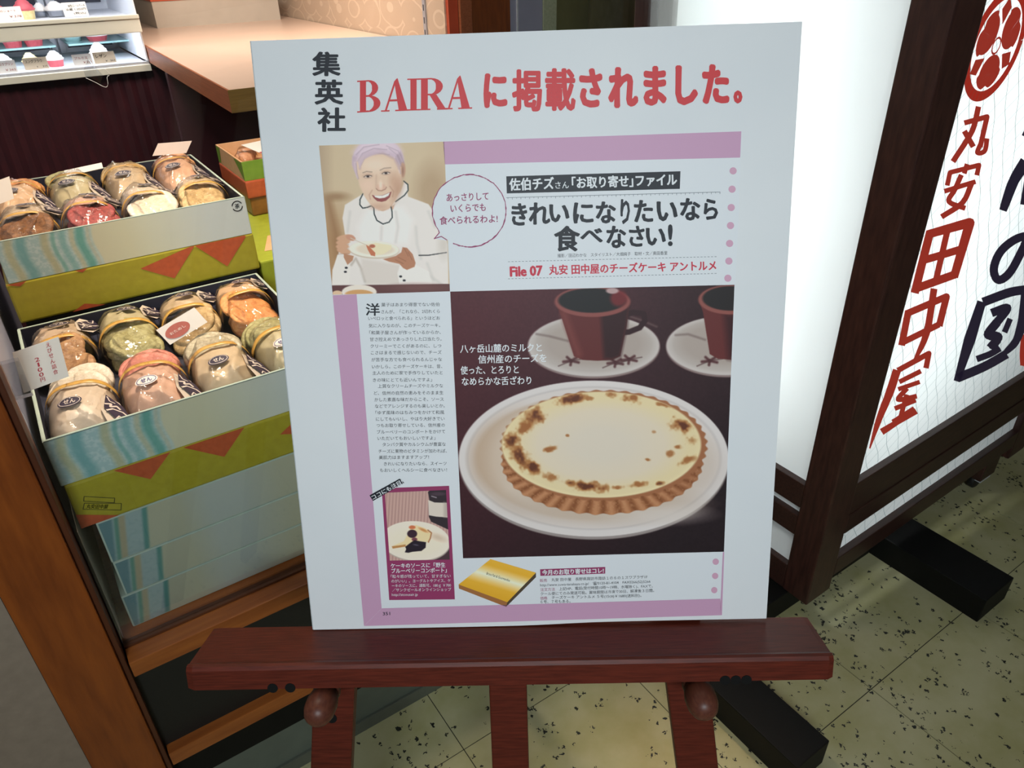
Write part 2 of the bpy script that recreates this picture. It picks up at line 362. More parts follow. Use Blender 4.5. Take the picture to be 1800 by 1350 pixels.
class Txt:
    """gathers pieces of lettering into one flat mesh, in image pixels or local units (y down); overlapping pieces lie microns apart"""
    def __init__(s): s.v = []; s.f = []; s.n = 0; s.z = []; s.k = 0
    def add(s, co, fs, strikes=1):
        s.f += [[i + s.n for i in f] for f in fs]; s.v.append(co); m = len(co) // strikes
        s.z.append(np.repeat((s.k + np.arange(strikes)) % 40, m)[:len(co)]); s.n += len(co); s.k += strikes
    def line(s, t, xl, yl, xr, yr, em, bold=0.0):
        co, fs = glyphs(t, bold); w0, w1 = co[:, 0].min(), co[:, 0].max()
        u = (co[:, 0] - w0) / (w1 - w0); v = 0.38 - co[:, 1]
        d = np.array([xr - xl, yr - yl]); L = np.hypot(*d); d = d / L; n = np.array([-d[1], d[0]])
        s.add(np.array([xl, yl]) + np.outer(u * L, d) + np.outer(v * em, n), fs, strikes_of(bold)); return s
    def fit(s, t, x0, y0, x1, y1, bold=0.0, slope=0.0):
        co, fs = glyphs(t, bold); mn, mx = co.min(0), co.max(0)
        u = (co[:, 0] - mn[0]) / (mx[0] - mn[0]); v = (mx[1] - co[:, 1]) / (mx[1] - mn[1])
        X = x0 + u * (x1 - x0); s.add(np.c_[X, y0 + v * (y1 - y0) + slope * (X - x0)], fs, strikes_of(bold)); return s
    def poly(s, polys):
        for p in polys: s.add(np.array(p, float), [list(range(len(p)))])
        return s
    def obj(s, name, m, place, parent, up=(0, 0, 1)):
        z = np.concatenate(s.z) * 2.5e-6; up = Vector(up)
        return mesh_obj(name, [Vector(p) + up * float(h) for p, h in zip(place(np.vstack(s.v)), z)], s.f, m, parent)

# ---- painter: soft shapes on a fine grid, stored as a colour attribute ------
class Pic:
    def __init__(s, X, Y, base): s.X = X; s.Y = Y; s.c = np.tile(np.array(base, float), (X.size, 1)).reshape(X.shape + (3,))
    def mix(s, m, col, a=1.0):
        m = np.clip(m, 0, 1)[..., None] * a; s.c = s.c * (1 - m) + np.array(col, float) * m; return s
    def ell(s, cx, cy, rx, ry, col, soft=1.5, rot=0, a=1.0):
        t = math.radians(rot); dx = s.X - cx; dy = s.Y - cy
        x = dx * math.cos(t) + dy * math.sin(t); y = -dx * math.sin(t) + dy * math.cos(t)
        r = np.sqrt((x / rx) ** 2 + (y / ry) ** 2) + 1e-9; return s.mix(0.5 - (r - 1) * min(rx, ry) / soft, col, a)
    def mell(s, cx, cy, rx, ry, soft=1.5):
        r = np.sqrt(((s.X - cx) / rx) ** 2 + ((s.Y - cy) / ry) ** 2); return np.clip(0.5 - (r - 1) * np.minimum(rx, ry) / soft, 0, 1)
    def seg(s, p, q):
        d = np.array(q, float) - p; L = d @ d + 1e-9; t = np.clip(((s.X - p[0]) * d[0] + (s.Y - p[1]) * d[1]) / L, 0, 1)
        return np.hypot(s.X - p[0] - t * d[0], s.Y - p[1] - t * d[1])
    def poly(s, pts, col, soft=1.5, a=1.0):
        ins = np.zeros(s.X.shape, bool); dist = np.full(s.X.shape, 1e9); n = len(pts)
        for i in range(n):
            p, q = pts[i], pts[(i + 1) % n]; dist = np.minimum(dist, s.seg(p, q))
            c = (p[1] > s.Y) != (q[1] > s.Y)
            xi = (q[0] - p[0]) * (s.Y - p[1]) / ((q[1] - p[1]) or 1e-9) + p[0]; ins ^= c & (s.X < xi)
        return s.mix(0.5 + np.where(ins, dist, -dist) / soft, col, a)
    def line(s, pts, w, col, soft=1.5, a=1.0):
        d = np.full(s.X.shape, 1e9)
        for p, q in zip(pts, pts[1:]): d = np.minimum(d, s.seg(p, q))
        return s.mix(0.5 + (w / 2 - d) / soft, col, a)
def vnoise(X, Y, sc, seed=0):
    x = X / sc; y = Y / sc; i = np.floor(x).astype(int); j = np.floor(y).astype(int); fx = x - i; fy = y - j
    fx = fx * fx * (3 - 2 * fx); fy = fy * fy * (3 - 2 * fy)
    def h(a, b): 
        v = np.sin(a * 127.1 + b * 311.7 + seed * 17.3) * 43758.5453; return v - np.floor(v)
    return (h(i, j) * (1 - fx) + h(i + 1, j) * fx) * (1 - fy) + (h(i, j + 1) * (1 - fx) + h(i + 1, j + 1) * fx) * fy
def picture(name, quad, nx, ny, base, paint, place, parent, conv=None, m=None):
    """quad TL,TR,BR,BL in image pixels or local units; paint(Pic) works in the same units"""
    q = np.array(quad, float); u, v = np.meshgrid(np.linspace(0, 1, nx), np.linspace(0, 1, ny))
    P = (q[0] * ((1 - u) * (1 - v))[..., None] + q[1] * (u * (1 - v))[..., None] + q[2] * (u * v)[..., None] + q[3] * ((1 - u) * v)[..., None])
    pic = Pic(P[..., 0], P[..., 1], base); r = paint(pic)
    c = (r or pic).c
    if conv: c = conv(c)
    c = np.clip(c, 0, 255) / 255.0; c = np.where(c <= 0.04045, c / 12.92, ((c + 0.055) / 1.055) ** 2.4)
    idx = np.arange(nx * ny).reshape(ny, nx)
    f = np.stack([idx[:-1, :-1], idx[1:, :-1], idx[1:, 1:], idx[:-1, 1:]], -1).reshape(-1, 4)
    me = bpy.data.meshes.new(name); me.from_pydata([tuple(p) for p in place(P.reshape(-1, 2))], [], f.tolist())
    at = me.color_attributes.new('Col', 'FLOAT_COLOR', 'POINT')
    at.data.foreach_set('color', np.c_[c.reshape(-1, 3), np.ones(nx * ny)].ravel())
    me.materials.append(m or M['print']); return link(bpy.data.objects.new(name, me), parent)

# ================================================================== SETTING
# floor tiles: each its own piece, joints recessed
fl = boxo('floor', (-2.5, -2.0, -0.03), (4.6, 6.9, -0.0015), M['joint']); struct(fl)
TU, TV = 0.4535, 0.438
tile_mesh = None
g = 0.0011
for i in range(-6, 10):
    for j in range(-5, 16):
        u0, v0 = i * TU, 0.042 + j * TV
        if v0 > 1.0 and u0 < 1.3: continue                     # under the showcase
        if u0 < -2.45 or (v0 > 3.4): continue
        if tile_mesh is None:
            o = boxo('tile', (g, g, -0.0015), (TU - g, TV - g, 0.0), M['tile'], fl); tile_mesh = o.data
        else:
            o = link(bpy.data.objects.new('tile', tile_mesh), fl)
        o.location = (u0, v0, 0)
# a rotating offset so that tiles do not repeat: texture uses object space shifted per tile
nt = M['tile'].node_tree
inf = nt.nodes.new('ShaderNodeObjectInfo')
for n in [n for n in nt.nodes if n.type == 'MAPPING']:
    src = n.inputs[0].links[0].from_socket
    add = nt.nodes.new('ShaderNodeVectorMath'); add.operation = 'ADD'
    nt.links.new(src, add.inputs[0]); nt.links.new(inf.outputs['Location'], add.inputs[1]); nt.links.new(add.outputs[0], n.inputs[0])

struct(boxo('ceiling', (-2.5, -2.0, 2.7), (4.6, 6.9, 2.75), M['ceiling']))
struct(boxo('wall_back', (-2.5, 6.85, 0), (4.6, 6.9, 2.7), M['back_wall']))
struct(boxo('wall_right', (4.55, -2.0, 0), (4.6, 6.85, 2.7), M['back_wall']))
struct(boxo('wall_left', (-2.5, 1.056, 0), (-0.206, 1.12, 2.7), M['grey_wall']))

# column and wall pieces right of the counter
wp = struct(boxo('wall_partition', (1.70, 3.02, 0.0), (1.73, 5.6, 2.7), M['seigaiha']))
sl = thing('shelf_standard', 'slotted steel shelf strip fixed upright on the wave-patterned wall', 'shelf strip', (1.6985, 3.19, 1.21))
b = B().box((-0.006, -0.012, 0), (0.001, 0.012, 1.2)); b.obj('strip', M['steel'], sl)
so = boxo('slot', (-0.0066, -0.003, 0.02), (-0.0058, 0.003, 0.045), M['black_foot'], sl)
for k in range(1, 23):
    o = link(so.copy(), sl); o.location.z = k * 0.05
post = thing('wooden_post', 'stepped orange-brown wooden post at the end of the wave-patterned wall', 'post', (1.7, 3.0, 0))
for (a, c, d, mm) in ((0.008, 0.055, 0.0, 'rim_red'), (0.057, 0.115, -0.015, 'counter_edge'), (0.117, 0.32, 0.0, 'orange_wood')):
    boxo('post_board', (a, d, 0), (c, 0.06, 2.69), M[mm], post, 0.002)
mc = thing('metal_column', 'lilac-grey metal column beside the wooden post', 'column', (2.02, 3.0, 0))
boxo('column_body', (0.002, 0.005, 0), (0.18, 0.06, 2.69), M['lilac'], mc, 0.003)
boxo('column_edge', (0.035, -0.001, 0), (0.042, 0.005, 2.69), M['white_metal'], mc)
boxo('column_strip', (0.182, 0.0, 0), (0.255, 0.05, 2.69), M['pale_green'], mc)
ow = struct(boxo('wall_olive', (2.28, 3.05, 0), (4.55, 3.12, 2.7), M['olive_wall']))
# dark-patterned glass leaf in front of the olive wall
boxo('screen', (2.5, 3.03, 0.02), (2.74, 3.046, 2.4), surf('olive_patterned_screen', (140, 136, 92), (120, 112, 66), 22, (1, 1, 0.5), 0.5, 0.0))
tag(bpy.data.objects['screen'], 'pale olive patterned screen standing against the olive wall', 'screen')

# ================================================================== SHOWCASE (front-left)
show = thing('display_showcase', 'orange wooden display showcase holding boxes of wrapped crackers behind glass', 'showcase', (0, 0, 0))
b = B().box((-0.205, 1.05, 0), (-0.104, 1.12, 2.3), 0.004); b.obj('corner_post', M['orange_wood'], show)
boxo('post_shaded_side', (-0.104, 1.058, 0.16), (-0.095, 1.12, 2.3), surf('shaded_orange_wood', (92, 46, 20), (76, 36, 16), 9, (6, 6, 0.8), 0.5, 0.05), show, 0.002)  # side face of the post, its shade put into a darker wood colour
b = B().box((-0.092, 1.05, 0.527), (1.3, 1.088, 0.562), 0.002); b.obj('shelf_rail', M['orange_rail'], show)
boxo('shelf_groove', (-0.092, 1.088, 0.53), (1.3, 1.104, 0.566), surf('dark_groove_wood', (96, 52, 24), (80, 42, 20), 9, (0.8, 8, 8), 0.5, 0), show)
boxo('shelf_board', (-0.092, 1.104, 0.545), (1.3, 2.2, 0.570), M['orange_rail'], show)
boxo('lower_rail', (-0.092, 1.052, 0.267), (1.3, 1.09, 0.302), M['orange_rail'], show, 0.002)
boxo('black_panel', (-0.104, 1.075, 0.29), (1.3, 1.09, 0.53), M['black_panel'], show)
boxo('rail_shadow_band', (-0.104, 1.085, 0.16), (1.3, 1.097, 0.27), M['black_foot'], show)  # black band standing in for the shadow under the lower rail
boxo('kickboard', (-0.104, 1.098, 0.0), (1.3, 1.12, 0.162), M['grey_kick'], show)
boxo('kick_lip', (-0.104, 1.092, 0.0), (1.3, 1.098, 0.037), surf('kick_strip', (96, 100, 88), (86, 90, 80), 20, (1, 1, 1), 0.35, 0), show, 0.001)
boxo('side_panel', (-0.204, 1.12, 0.16), (-0.106, 2.2, 1.75), M['lilac'], show)
boxo('liner_sheet', (-0.0895, 1.106, 0.571), (-0.0885, 1.60, 0.815), M['pale_panel'], show)
boxo('end_panel', (1.3, 1.05, 0.0), (1.33, 2.2, 1.2), M['orange_wood'], show)
boxo('carcass', (-0.1, 1.14, 0.05), (1.29, 2.19, 0.26), M['black_foot'], show)
boxo('front_pane', (-0.092, 1.094, 0.566), (1.3, 1.098, 1.9), M['pane'], show)

# ================================================================== FAR CAKE CASE
CE = 0.672
case = thing('cake_case', 'white refrigerated cake case with dark maroon front, lit from inside', 'cake case', (0, 4.0, 0))
b = B(); pts = []
n = 62
for k in range(n + 1):
    u = -0.9 + k * (CE + 0.9) / n; pts.append((u, 0.006 * (k % 2)))
b.prism(pts + [(CE, 0.05), (-0.9, 0.05)], 0.0, 1.10); b.obj('front_panel', M['maroon'], case)
boxo('end_panel', (CE, 0.0, 0.0), (0.80, 0.05, 1.10), M['maroon'], case)
boxo('sill', (-0.9, -0.03, 1.10), (CE, 0.03, 1.128), M['cream_metal'], case, 0.002)
boxo('sill_track', (-0.9, -0.005, 1.128), (CE, 0.025, 1.138), M['steel'], case)
boxo('lower_deck', (-0.9, 0.03, 1.09), (CE, 0.75, 1.128), M['case_white'], case)
boxo('middle_rail', (-0.9, -0.04, 1.262), (CE, 0.0, 1.318), M['cream_metal'], case, 0.004)
boxo('upper_deck', (-0.9, 0.0, 1.30), (CE, 0.75, 1.318), M['case_white'], case)
boxo('upper_rail', (-0.9, -0.045, 1.318), (CE, -0.005, 1.335), M['cream_metal'], case, 0.003)
boxo('lamp', (-0.88, 0.10, 1.284), (CE - .02, 0.14, 1.298), M['tube'], case)
boxo('upper_lamp', (-0.88, 0.03, 1.62), (CE - .02, 0.06, 1.64), M['tube'], case)
boxo('canopy', (-0.9, 0.0, 1.64), (CE, 0.75, 1.70), M['case_white'], case)
boxo('back_panel', (-0.9, 0.74, 1.12), (CE, 0.76, 1.64), M['case_white'], case)
for (a, c) in ((-0.75, -0.12), (-0.08, 0.345), (0.43, 0.64)):
    for (z0, z1) in ((1.15, 1.245), (1.35, 1.45), (1.47, 1.6)):
        boxo('door_pane', (a, 0.732, z0), (c, 0.74, z1), M['dark_pane'], case)
for a in (0.352, 0.388):
    boxo('mullion', (a, 0.70, 1.13), (a + 0.026, 0.73, 1.64), M['white_metal'], case, 0.003)
boxo('glass_shelf', (-0.9, 0.36, 1.192), (0.345, 0.70, 1.2), M['teal_glass'], case)
boxo('glass_shelf', (0.40, 0.36, 1.192), (CE, 0.70, 1.2), M['teal_glass'], case)
boxo('end_wall', (CE - .006, 0.0, 1.14), (CE, 0.76, 1.7), M['case_white'], case)

def cup(x, y, z, r, h, label, liner=M['red_cup'], top=M['cream'], g='cakes in the cake case'):
    t = thing('cup_cake', label, 'cake', (x, y, z), g)
    B().lathe([(r * 0.8, 0), (r, h * 0.5), (r * 0.97, h * 0.5), (r * 0.75, 0.004)], 14).obj('paper_cup', liner, t)
    b = B(); prof = [(r * 0.96, h * 0.42)]
    for k in range(7):
        a = k / 6; prof.append((r * (1.02 - 0.75 * a ** 1.4) * (1 + 0.07 * (-1) ** k), h * (0.5 + 0.5 * a)))
    b.lathe(prof, 14).obj('cream_top', top, t, True)
    return t
cup(0.312, 4.2, 1.128, 0.036, 0.066, 'cream cake in a red paper cup at the front, right of the beige card')
cup(0.215, 4.2, 1.128, 0.034, 0.066, 'cream cake in a red paper cup half hidden behind the left beige card', top=M['sponge'])
cup(0.178, 4.42, 1.2, 0.042, 0.066, 'cream cake in a red paper cup on the glass shelf, left one of the pair')
cup(0.264, 4.42, 1.2, 0.042, 0.066, 'cream cake in a red paper cup on the glass shelf, right one of the pair')
cup(0.50, 4.2, 1.128, 0.04, 0.085, 'white cream cake standing behind the right beige card', M['white_card'])
cup(0.11, 4.2, 1.128, 0.04, 0.07, 'white iced cake at the left edge of the photo on the lower deck', M['white_card'])
cup(0.54, 4.44, 1.2, 0.05, 0.05, 'white cake in a pink cup next to the counter edge', M['red_cup'])
cup(0.262, 4.32, 1.318, 0.042, 0.085, 'layered cake topped with red fruit on the upper deck', M['sponge'], M['red_cup'])
cup(0.165, 4.32, 1.318, 0.04, 0.06, 'small cake with pink top at the upper left corner', M['cream'], M['red_cup'])
cup(0.39, 4.36, 1.318, 0.045, 0.065, 'white dessert in a clear cup on the upper deck', M['clip_film'], M['cream'])
cup(0.33, 4.40, 1.318, 0.03, 0.06, 'small white dessert behind the layered cake on the upper deck', M['clip_film'], M['cream'])
bear = thing('decorated_cake', 'pinkish brown cake with a pale blue base on the right glass shelf', 'cake', (0.44, 4.5, 1.2))
B().lathe([(0.036, 0), (0.04, 0.03), (0.03, 0.045), (0.0005, 0.05)], 14).obj('cake_base', M['teal_glass'], bear, True)
B().sweep([(-0.03 * math.cos(a), 0, 0.035 + 0.028 * math.sin(a)) for a in [PI * k / 8 for k in range(9)]], lambda i: 0.011).obj('cake_arch', surf('pinkish_brown_glaze', (170, 120, 124), (140, 90, 96), 60), bear, True)

def std_card(x, y, z, w, h, label, m, lines, inkm, tilt=0.25, rz=0.0):
    t = thing('price_card', label, 'price card', (x, y, z), 'price cards in the cake case')
    t.rotation_euler = (-tilt, 0, rz)
    boxo('card', (0, 0, 0), (w, 0.0015, h), m, t)
    T = Txt()
    for (s, x0, x1, yc, em) in lines: T.line(s, x0 * w, yc * h, x1 * w, yc * h, em * h, 0.01)
    T.obj('lettering', inkm, lambda P: [(p[0], -0.0006, h - p[1]) for p in P], t)
    return t
std_card(0.178, 4.05, 1.140, 0.092, 0.048, 'beige price card reading in black katakana, left one at the case front', M['beige_card'], [('ユングフラウ', .07, .8, .3, .3), ('￥', .5, .56, .78, .18), ('315', .75, .95, .78, .2)], M['ink_black'])
std_card(0.455, 4.05, 1.140, 0.09, 0.048, 'beige price card with short black katakana beside the counter edge', M['beige_card'], [('レザン', .12, .62, .35, .34), ('￥  263', .5, .95, .8, .2)], M['ink_black'])
std_card(0.37, 4.05, 1.140, 0.078, 0.046, 'clear pale price card between the two beige cards', M['white_card'], [('プルミエ', .1, .8, .35, .28), ('￥315', .5, .95, .75, .24)], M['stamp_pink'])
std_card(0.06, 4.05, 1.136, 0.088, 0.05, 'pale price card at the left edge of the lower deck', M['white_card'], [('ショコラプリン', .05, .9, .3, .26), ('￥262', .5, .95, .75, .24)], M['stamp_pink'])
std_card(0.135, 4.06, 1.335, 0.1, 0.052, 'pale price card with pink writing on the upper deck at left', M['white_card'], [('苺のショート', .1, .8, .3, .2), ('￥378', .5, .95, .72, .24)], M['stamp_pink'])
std_card(0.392, 4.06, 1.335, 0.095, 0.056, 'white price card with three lines of print on the upper deck', M['white_card'], [('純生ロールケーキ', .25, .95, .25, .22), ('冷蔵 1,050円', .1, .95, .5, .2), ('(税込)', .4, .9, .78, .18)], M['ink_black'])
# clip with thread hanging off the case
cl = thing('hanging_clip', 'clear plastic clip with a loose thread hanging on the cake case sill', 'clip', (0.42, 3.955, 1.10))
mesh_obj('plastic_tag', [(-0.03, 0, 0.03), (0.0, -0.004, 0.075), (0.035, -0.006, -0.005), (0.022, -0.006, -0.03), (-0.01, -0.008, 0.0), (-0.028, 0.004, 0.0), (0.01, 0.0, 0.06), (0.04, -0.012, 0.005)], [(0, 1, 2, 3, 4, 5), (1, 6, 7, 2)], M['clip_film'], cl)
B().sweep(smoothline([(-0.03, -0.006, 0.0), (0.0, -0.008, -0.02), (0.035, -0.01, -0.045), (0.05, -0.01, -0.035), (0.055, -0.01, -0.005), (0.068, -0.01, 0.005), (0.055, -0.01, 0.03)], 4), lambda i: 0.0013).obj('thread', M['white_card'], cl, True)

# ================================================================== COUNTER
ct = thing('service_counter', 'pinkish beige counter top with thick wooden edge above a dark base', 'counter', (0, 0, 0))
B().prism([(0.645, 2.564), (0.757, 6.64), (1.694, 6.64), (1.694, 2.564)], 1.19, 1.2).obj('counter_top', M['counter_top'], ct)
B().prism([(0.638, 2.557), (0.747, 6.64), (0.757, 6.64), (0.645, 2.564)], 1.131, 1.2).obj('side_edging', M['counter_edge'], ct)
B().prism([(0.638, 2.557), (0.645, 2.564), (1.694, 2.564), (1.694, 2.557)], 1.131, 1.2).obj('front_edging', M['counter_edge2'], ct)
B().prism([(0.645, 2.564), (0.757, 6.64), (1.694, 6.64), (1.694, 2.564)], 1.131, 1.19).obj('counter_core', M['purple_dark'], ct)
boxo('counter_base', (0.664, 3.6, 0.0), (1.69, 3.64, 1.131), M['purple_dark'], ct)
boxo('counter_leg', (1.60, 2.64, 0.0), (1.69, 2.72, 1.131), M['purple_dark'], ct)
bx = thing('gift_box', 'large pale grey box with a red-orange rim on the counter', 'box', (0.902, 4.842, 1.2))
B().box((0, 0, 0), (0.70, 0.012, 0.132)).box((0, 1.2, 0), (0.7, 1.212, 0.132)).box((0, 0.012, 0), (0.012, 1.2, 0.132)).box((0.688, 0.012, 0), (0.7, 1.2, 0.132)).box((0.012, 0.012, 0), (0.688, 1.2, 0.01)).obj('box_body', M['grey_tin'], bx)
B().box((-0.004, -0.004, 0.132), (0.704, 0.03, 0.145)).box((-0.004, 0.03, 0.132), (0.03, 1.18, 0.145)).box((0.67, 0.03, 0.132), (0.704, 1.18, 0.145)).obj('box_rim', M['rim_red'], bx)

# ================================================================== GIFT BOXES IN THE SHOWCASE
NAVY = M['navy_card']
def face_place(u0, v, z1):                       # artwork (x right, y down, metres) on a front face
    return lambda P: [(u0 + p[0], v, z1 - p[1]) for p in P]
def stripes(pic, w, h, shift, wavy=True):
    """pale sleeve with teal and ochre bands at the left"""
    X, Y = pic.X, pic.Y
    n1 = vnoise(X, Y, 0.006, 1); n2 = vnoise(X, Y, 0.0025, 2)
    xx = X + Y * 0.02 + 0.004 * np.sin(Y * 60) - shift
    pic.c[:] = np.array([214, 212, 172]) + (vnoise(X, Y, 0.15, 5)[..., None] - 0.5) * np.array([6, 4, 14])
    f = np.clip((X - 0.22) / 0.16, 0, 1)[..., None]; pic.c = pic.c * (1 - f) + np.array([206, 216, 212]) * f
    m = np.clip((0.165 - xx) / 0.006, 0, 1); pic.mix(m, (170, 205, 205)); pic.mix(m * np.clip((n1 + n2 - 0.9) * 4, 0, 1), (200, 222, 218), 0.7)
    for (c, wd, col, a) in ((0.022, 0.012, (196, 184, 120), .7), (0.042, 0.016, (96, 170, 172), .8), (0.082, 0.012, (200, 184, 120), .7), (0.096, 0.006, (96, 176, 160), .7),
                            (0.112, 0.010, (110, 180, 176), .7), (0.128, 0.008, (206, 190, 130), .6), (0.142, 0.014, (80, 168, 150), .85), (0.156, 0.006, (200, 190, 150), .6)):
        d = np.abs(xx - c); pic.mix(np.clip(1 - (d - wd * 0.25) / (wd * 0.6), 0, 1), col, a * .85)
    pic.c = (pic.c * .82 + pic.c.mean(-1, keepdims=True) * .18) * .95
def stripes2(pic, w, h, shift=0.0):
    X, Y = pic.X, pic.Y; xx = X + Y * 0.20
    n1 = vnoise(X, Y, 0.005, 1)
    pic.c[:] = (214, 214, 176)
    f = np.clip((X - 0.12) / 0.05, 0, 1)[..., None] * np.clip((0.30 - X) / 0.08, 0, 1)[..., None]; pic.c = pic.c * (1 - f) + np.array([206, 218, 206]) * f
    pic.mix(np.clip((0.075 - xx) / 0.004, 0, 1), (176, 208, 206)); pic.mix(np.clip((0.075 - xx) / 0.004, 0, 1) * np.clip(n1 * 2 - 1, 0, 1), (150, 190, 190), .6)
    pic.mix(np.clip((0.026 - xx) / 0.004, 0, 1), (104, 160, 170)); d = np.abs(xx - 0.03); pic.mix(np.clip(1 - (d - 0.002) / 0.003, 0, 1), (96, 176, 150), .9)
    d = np.abs(xx - 0.038); pic.mix(np.clip(1 - (d - 0.003) / 0.004, 0, 1), (210, 186, 130), .8); d = np.abs(xx - 0.073); pic.mix(np.clip(1 - (d - 0.002) / 0.004, 0, 1), (80, 170, 160), .9)
    pic.c = (pic.c * .72 + pic.c.mean(-1, keepdims=True) * .28) * .84  # dimmed and greyed: shadow on the lower boxes put into the print colour
def emblem_small(cx, cy, r, parent, place, m):
    T = Txt(); n = 28
    for a0, a1 in ((0.15, 2.75), (3.3, 5.9)):
        T.poly(ribbon([(cx + r * math.cos(a0 + (a1 - a0) * k / 12), cy + r * math.sin(a0 + (a1 - a0) * k / 12)) for k in range(13)], r * 0.2))
    T.fit('茶', cx - r * 0.5, cy - r * 0.5, cx + r * 0.5, cy + r * 0.5, 0.02); return T.obj('printed_mark', m, place, parent)

def tray_box(name, u0, u1, v0, v1, z0, z1, label, kind, group):
    t = thing(name, label, 'box', (u0, v0, z0), group); w, d, h = u1 - u0, v1 - v0, z1 - z0; k = 0.004
    b = B().box((0, 0, 0), (w, k, h)).box((0, d - k, 0), (w, d, h)).box((0, k, 0), (k, d - k, h)).box((w - k, k, 0), (w, d - k, h)).box((k, k, 0), (w - k, d - k, 0.006))
    b.obj('tray', NAVY, t)
    B().box((0, 0, h), (w, k, h + 0.0012)).box((0, d - k, h), (w, d, h + 0.0012)).box((0, k, h), (k, d - k, h + 0.0012)).box((w - k, k, h), (w, d - k, h + 0.0012)).obj('tray_rim', M['box_rim'], t)
    boxo('side_paper', (-0.0012, 0, 0), (-0.0002, d, h), M['box_rim'], t); boxo('side_paper', (w + 0.0002, 0, 0), (w + 0.0012, d, h), M['box_rim'], t)
    boxo('inner_pad', (k, k, 0.006), (w - k, d - k, 0.034), NAVY, t)
    if kind == 'stripe':
        picture('printed_front', [(0, 0), (w, 0), (w, h), (0, h)], 300, 60, (210, 214, 200), lambda p: stripes(p, w, h, -0.0), lambda P: [(p[0], -0.0012, h - p[1]) for p in P], t)
        emblem_small(w - 0.018, 0.016, 0.0105, t, lambda P: [(p[0], -0.0016, h - p[1]) for p in P], M['ink_black'])
    return t
def solid_box(name, u0, u1, v0, v1, z0, z1, label, m, group, deco=None, cat='box', bev=0.004, top=None):
    t = thing(name, label, cat, (u0, v0, z0), group); w, d, h = u1 - u0, v1 - v0, z1 - z0
    boxo('box_body', (0, 0, 0), (w, d, h), m, t, bev)
    pl = lambda P: [(p[0], -0.0006, h - p[1]) for p in P]
    if deco: deco(t, w, d, h, pl)
    return t
def tri_deco(tris, stamp=False):
    def f(t, w, d, h, pl):
        for tr in tris: flat('paper_triangle', [tr], M['orange_paper'], pl, t)
        if stamp:
            T = Txt()
            for q in ([(.02, .028), (.058, .05), (.055, .058), (.017, .036)], [(.017, .040), (.064, .064), (.060, .076), (.012, .050)]):
                T.poly(ribbon(q + [q[0]], 0.0009))
            T.line('丸安田中屋', .018, .047, .045, .061, .009, 0.01); T.obj('printed_stamp', M['ink_black'], pl, t)
    return f
def pale_deco(t, w, d, h, pl):
    picture('printed_front', [(0.003, 0.003), (w - 0.003, 0.003), (w - 0.003, h - 0.003), (0.003, h - 0.003)], 240, 40, (205, 215, 205), lambda p: stripes2(p, w, h), pl, t)
G1 = 'boxes stacked in the showcase'
U1 = 0.373
solid_box('paper_box', -0.070, U1, 1.12, 1.57, 0.571, 0.646, 'pale striped cardboard box at the very bottom of the front stack', M['box_rim'], G1, pale_deco, bev=0.003)
solid_box('paper_box', -0.062, U1 + .006, 1.119, 1.57, 0.6465, 0.7225, 'pale striped cardboard box second from the bottom of the front stack', M['box_rim'], G1, pale_deco, bev=0.003)
solid_box('paper_box', -0.063, U1 + .004, 1.118, 1.57, 0.723, 0.811, 'pale striped cardboard box directly under the olive wrapped box', M['box_rim'], G1, pale_deco, bev=0.003)
solid_box('wrapped_box', -0.083, U1, 1.116, 1.57, 0.8115, 0.8965, 'olive wrapped box with russet triangles and a small stamp under the front open box', M['olive_paper'], G1,
          tri_deco([[(.070, .0005), (.155, .0005), (.115, .038)], [(.175, .0005), (.275, .0005), (.232, .044)], [(.33, .038), (.385, .006), (.42, .03), (.415, .068)], [(.0, .084), (.0, .055), (.055, .084)]], True))
lowbox = tray_box('open_box', -0.085, U1, 1.12, 1.57, 0.897, 0.978, 'open pale box with teal stripes holding eight wrapped crackers, in front', 'stripe', G1)
solid_box('display_riser', -0.07, 0.385, 1.60, 2.04, 0.571, 0.976, 'dark riser under the rear stack of boxes', M['black_foot'], G1, cat='riser')
solid_box('wrapped_box', -0.078, 0.391, 1.598, 2.05, 0.9765, 1.058, 'olive wrapped box with russet diamonds under the rear open box', M['olive_paper'], G1,
          tri_deco([[(.0, .0005), (.035, .0005), (.022, .008)], [(.118, .0005), (.14, .0005), (.13, .007)], [(.232, .024), (.335, .0005), (.345, .0005), (.29, .06)], [(.345, .0005), (.45, .0005), (.452, .004), (.40, .06)], [(.09, .0815), (.15, .0815), (.115, .070)]]))
upbox = tray_box('open_box', -0.071, 0.388, 1.60, 2.05, 1.0585, 1.138, 'open pale box with teal stripes and round mark, topmost of the rear stack', 'stripe', G1)

# right-hand stack, mostly behind the poster
def lime_deco(t, w, d, h, pl):
    mesh_obj('paper_patch', [(0.03, 0.06, h + .0008), (0.30, 0.03, h + .0008), (0.30, 0.14, h + .0008), (0.07, 0.16, h + .0008)], [(0, 1, 2, 3)], M['peach_paper'], t)
solid_box('display_riser', 0.40, 0.86, 1.64, 2.19, 0.571, 0.885, 'dark riser under the right-hand stack of boxes', M['black_foot'], G1, cat='riser')
solid_box('paper_box', 0.398, 0.87, 1.62, 2.19, 0.886, 0.982, 'lime green box with a peach patch on top, half hidden by the poster', M['lime_paper'], G1, lime_deco)
def russet(t, w, d, h, pl): flat('paper_patch', [[(.04, .004), (.16, .002), (.15, h - .004), (.06, h - .002)]], M['orange_paper'], pl, t)
brown = surf('brown_wrapping_paper', (150, 100, 50), (128, 84, 40), 60, (1, 1, 1), 0.35, 0.05)
solid_box('wrapped_box', 0.487, 0.95, 1.95, 2.19, 0.983, 1.03, 'brown wrapped box on the lime green box behind the poster', brown, G1, russet)
solid_box('wrapped_box', 0.482, 0.94, 1.945, 2.19, 1.0305, 1.075, 'russet wrapped box just under the small green open box', M['orange_paper'], G1, russet)
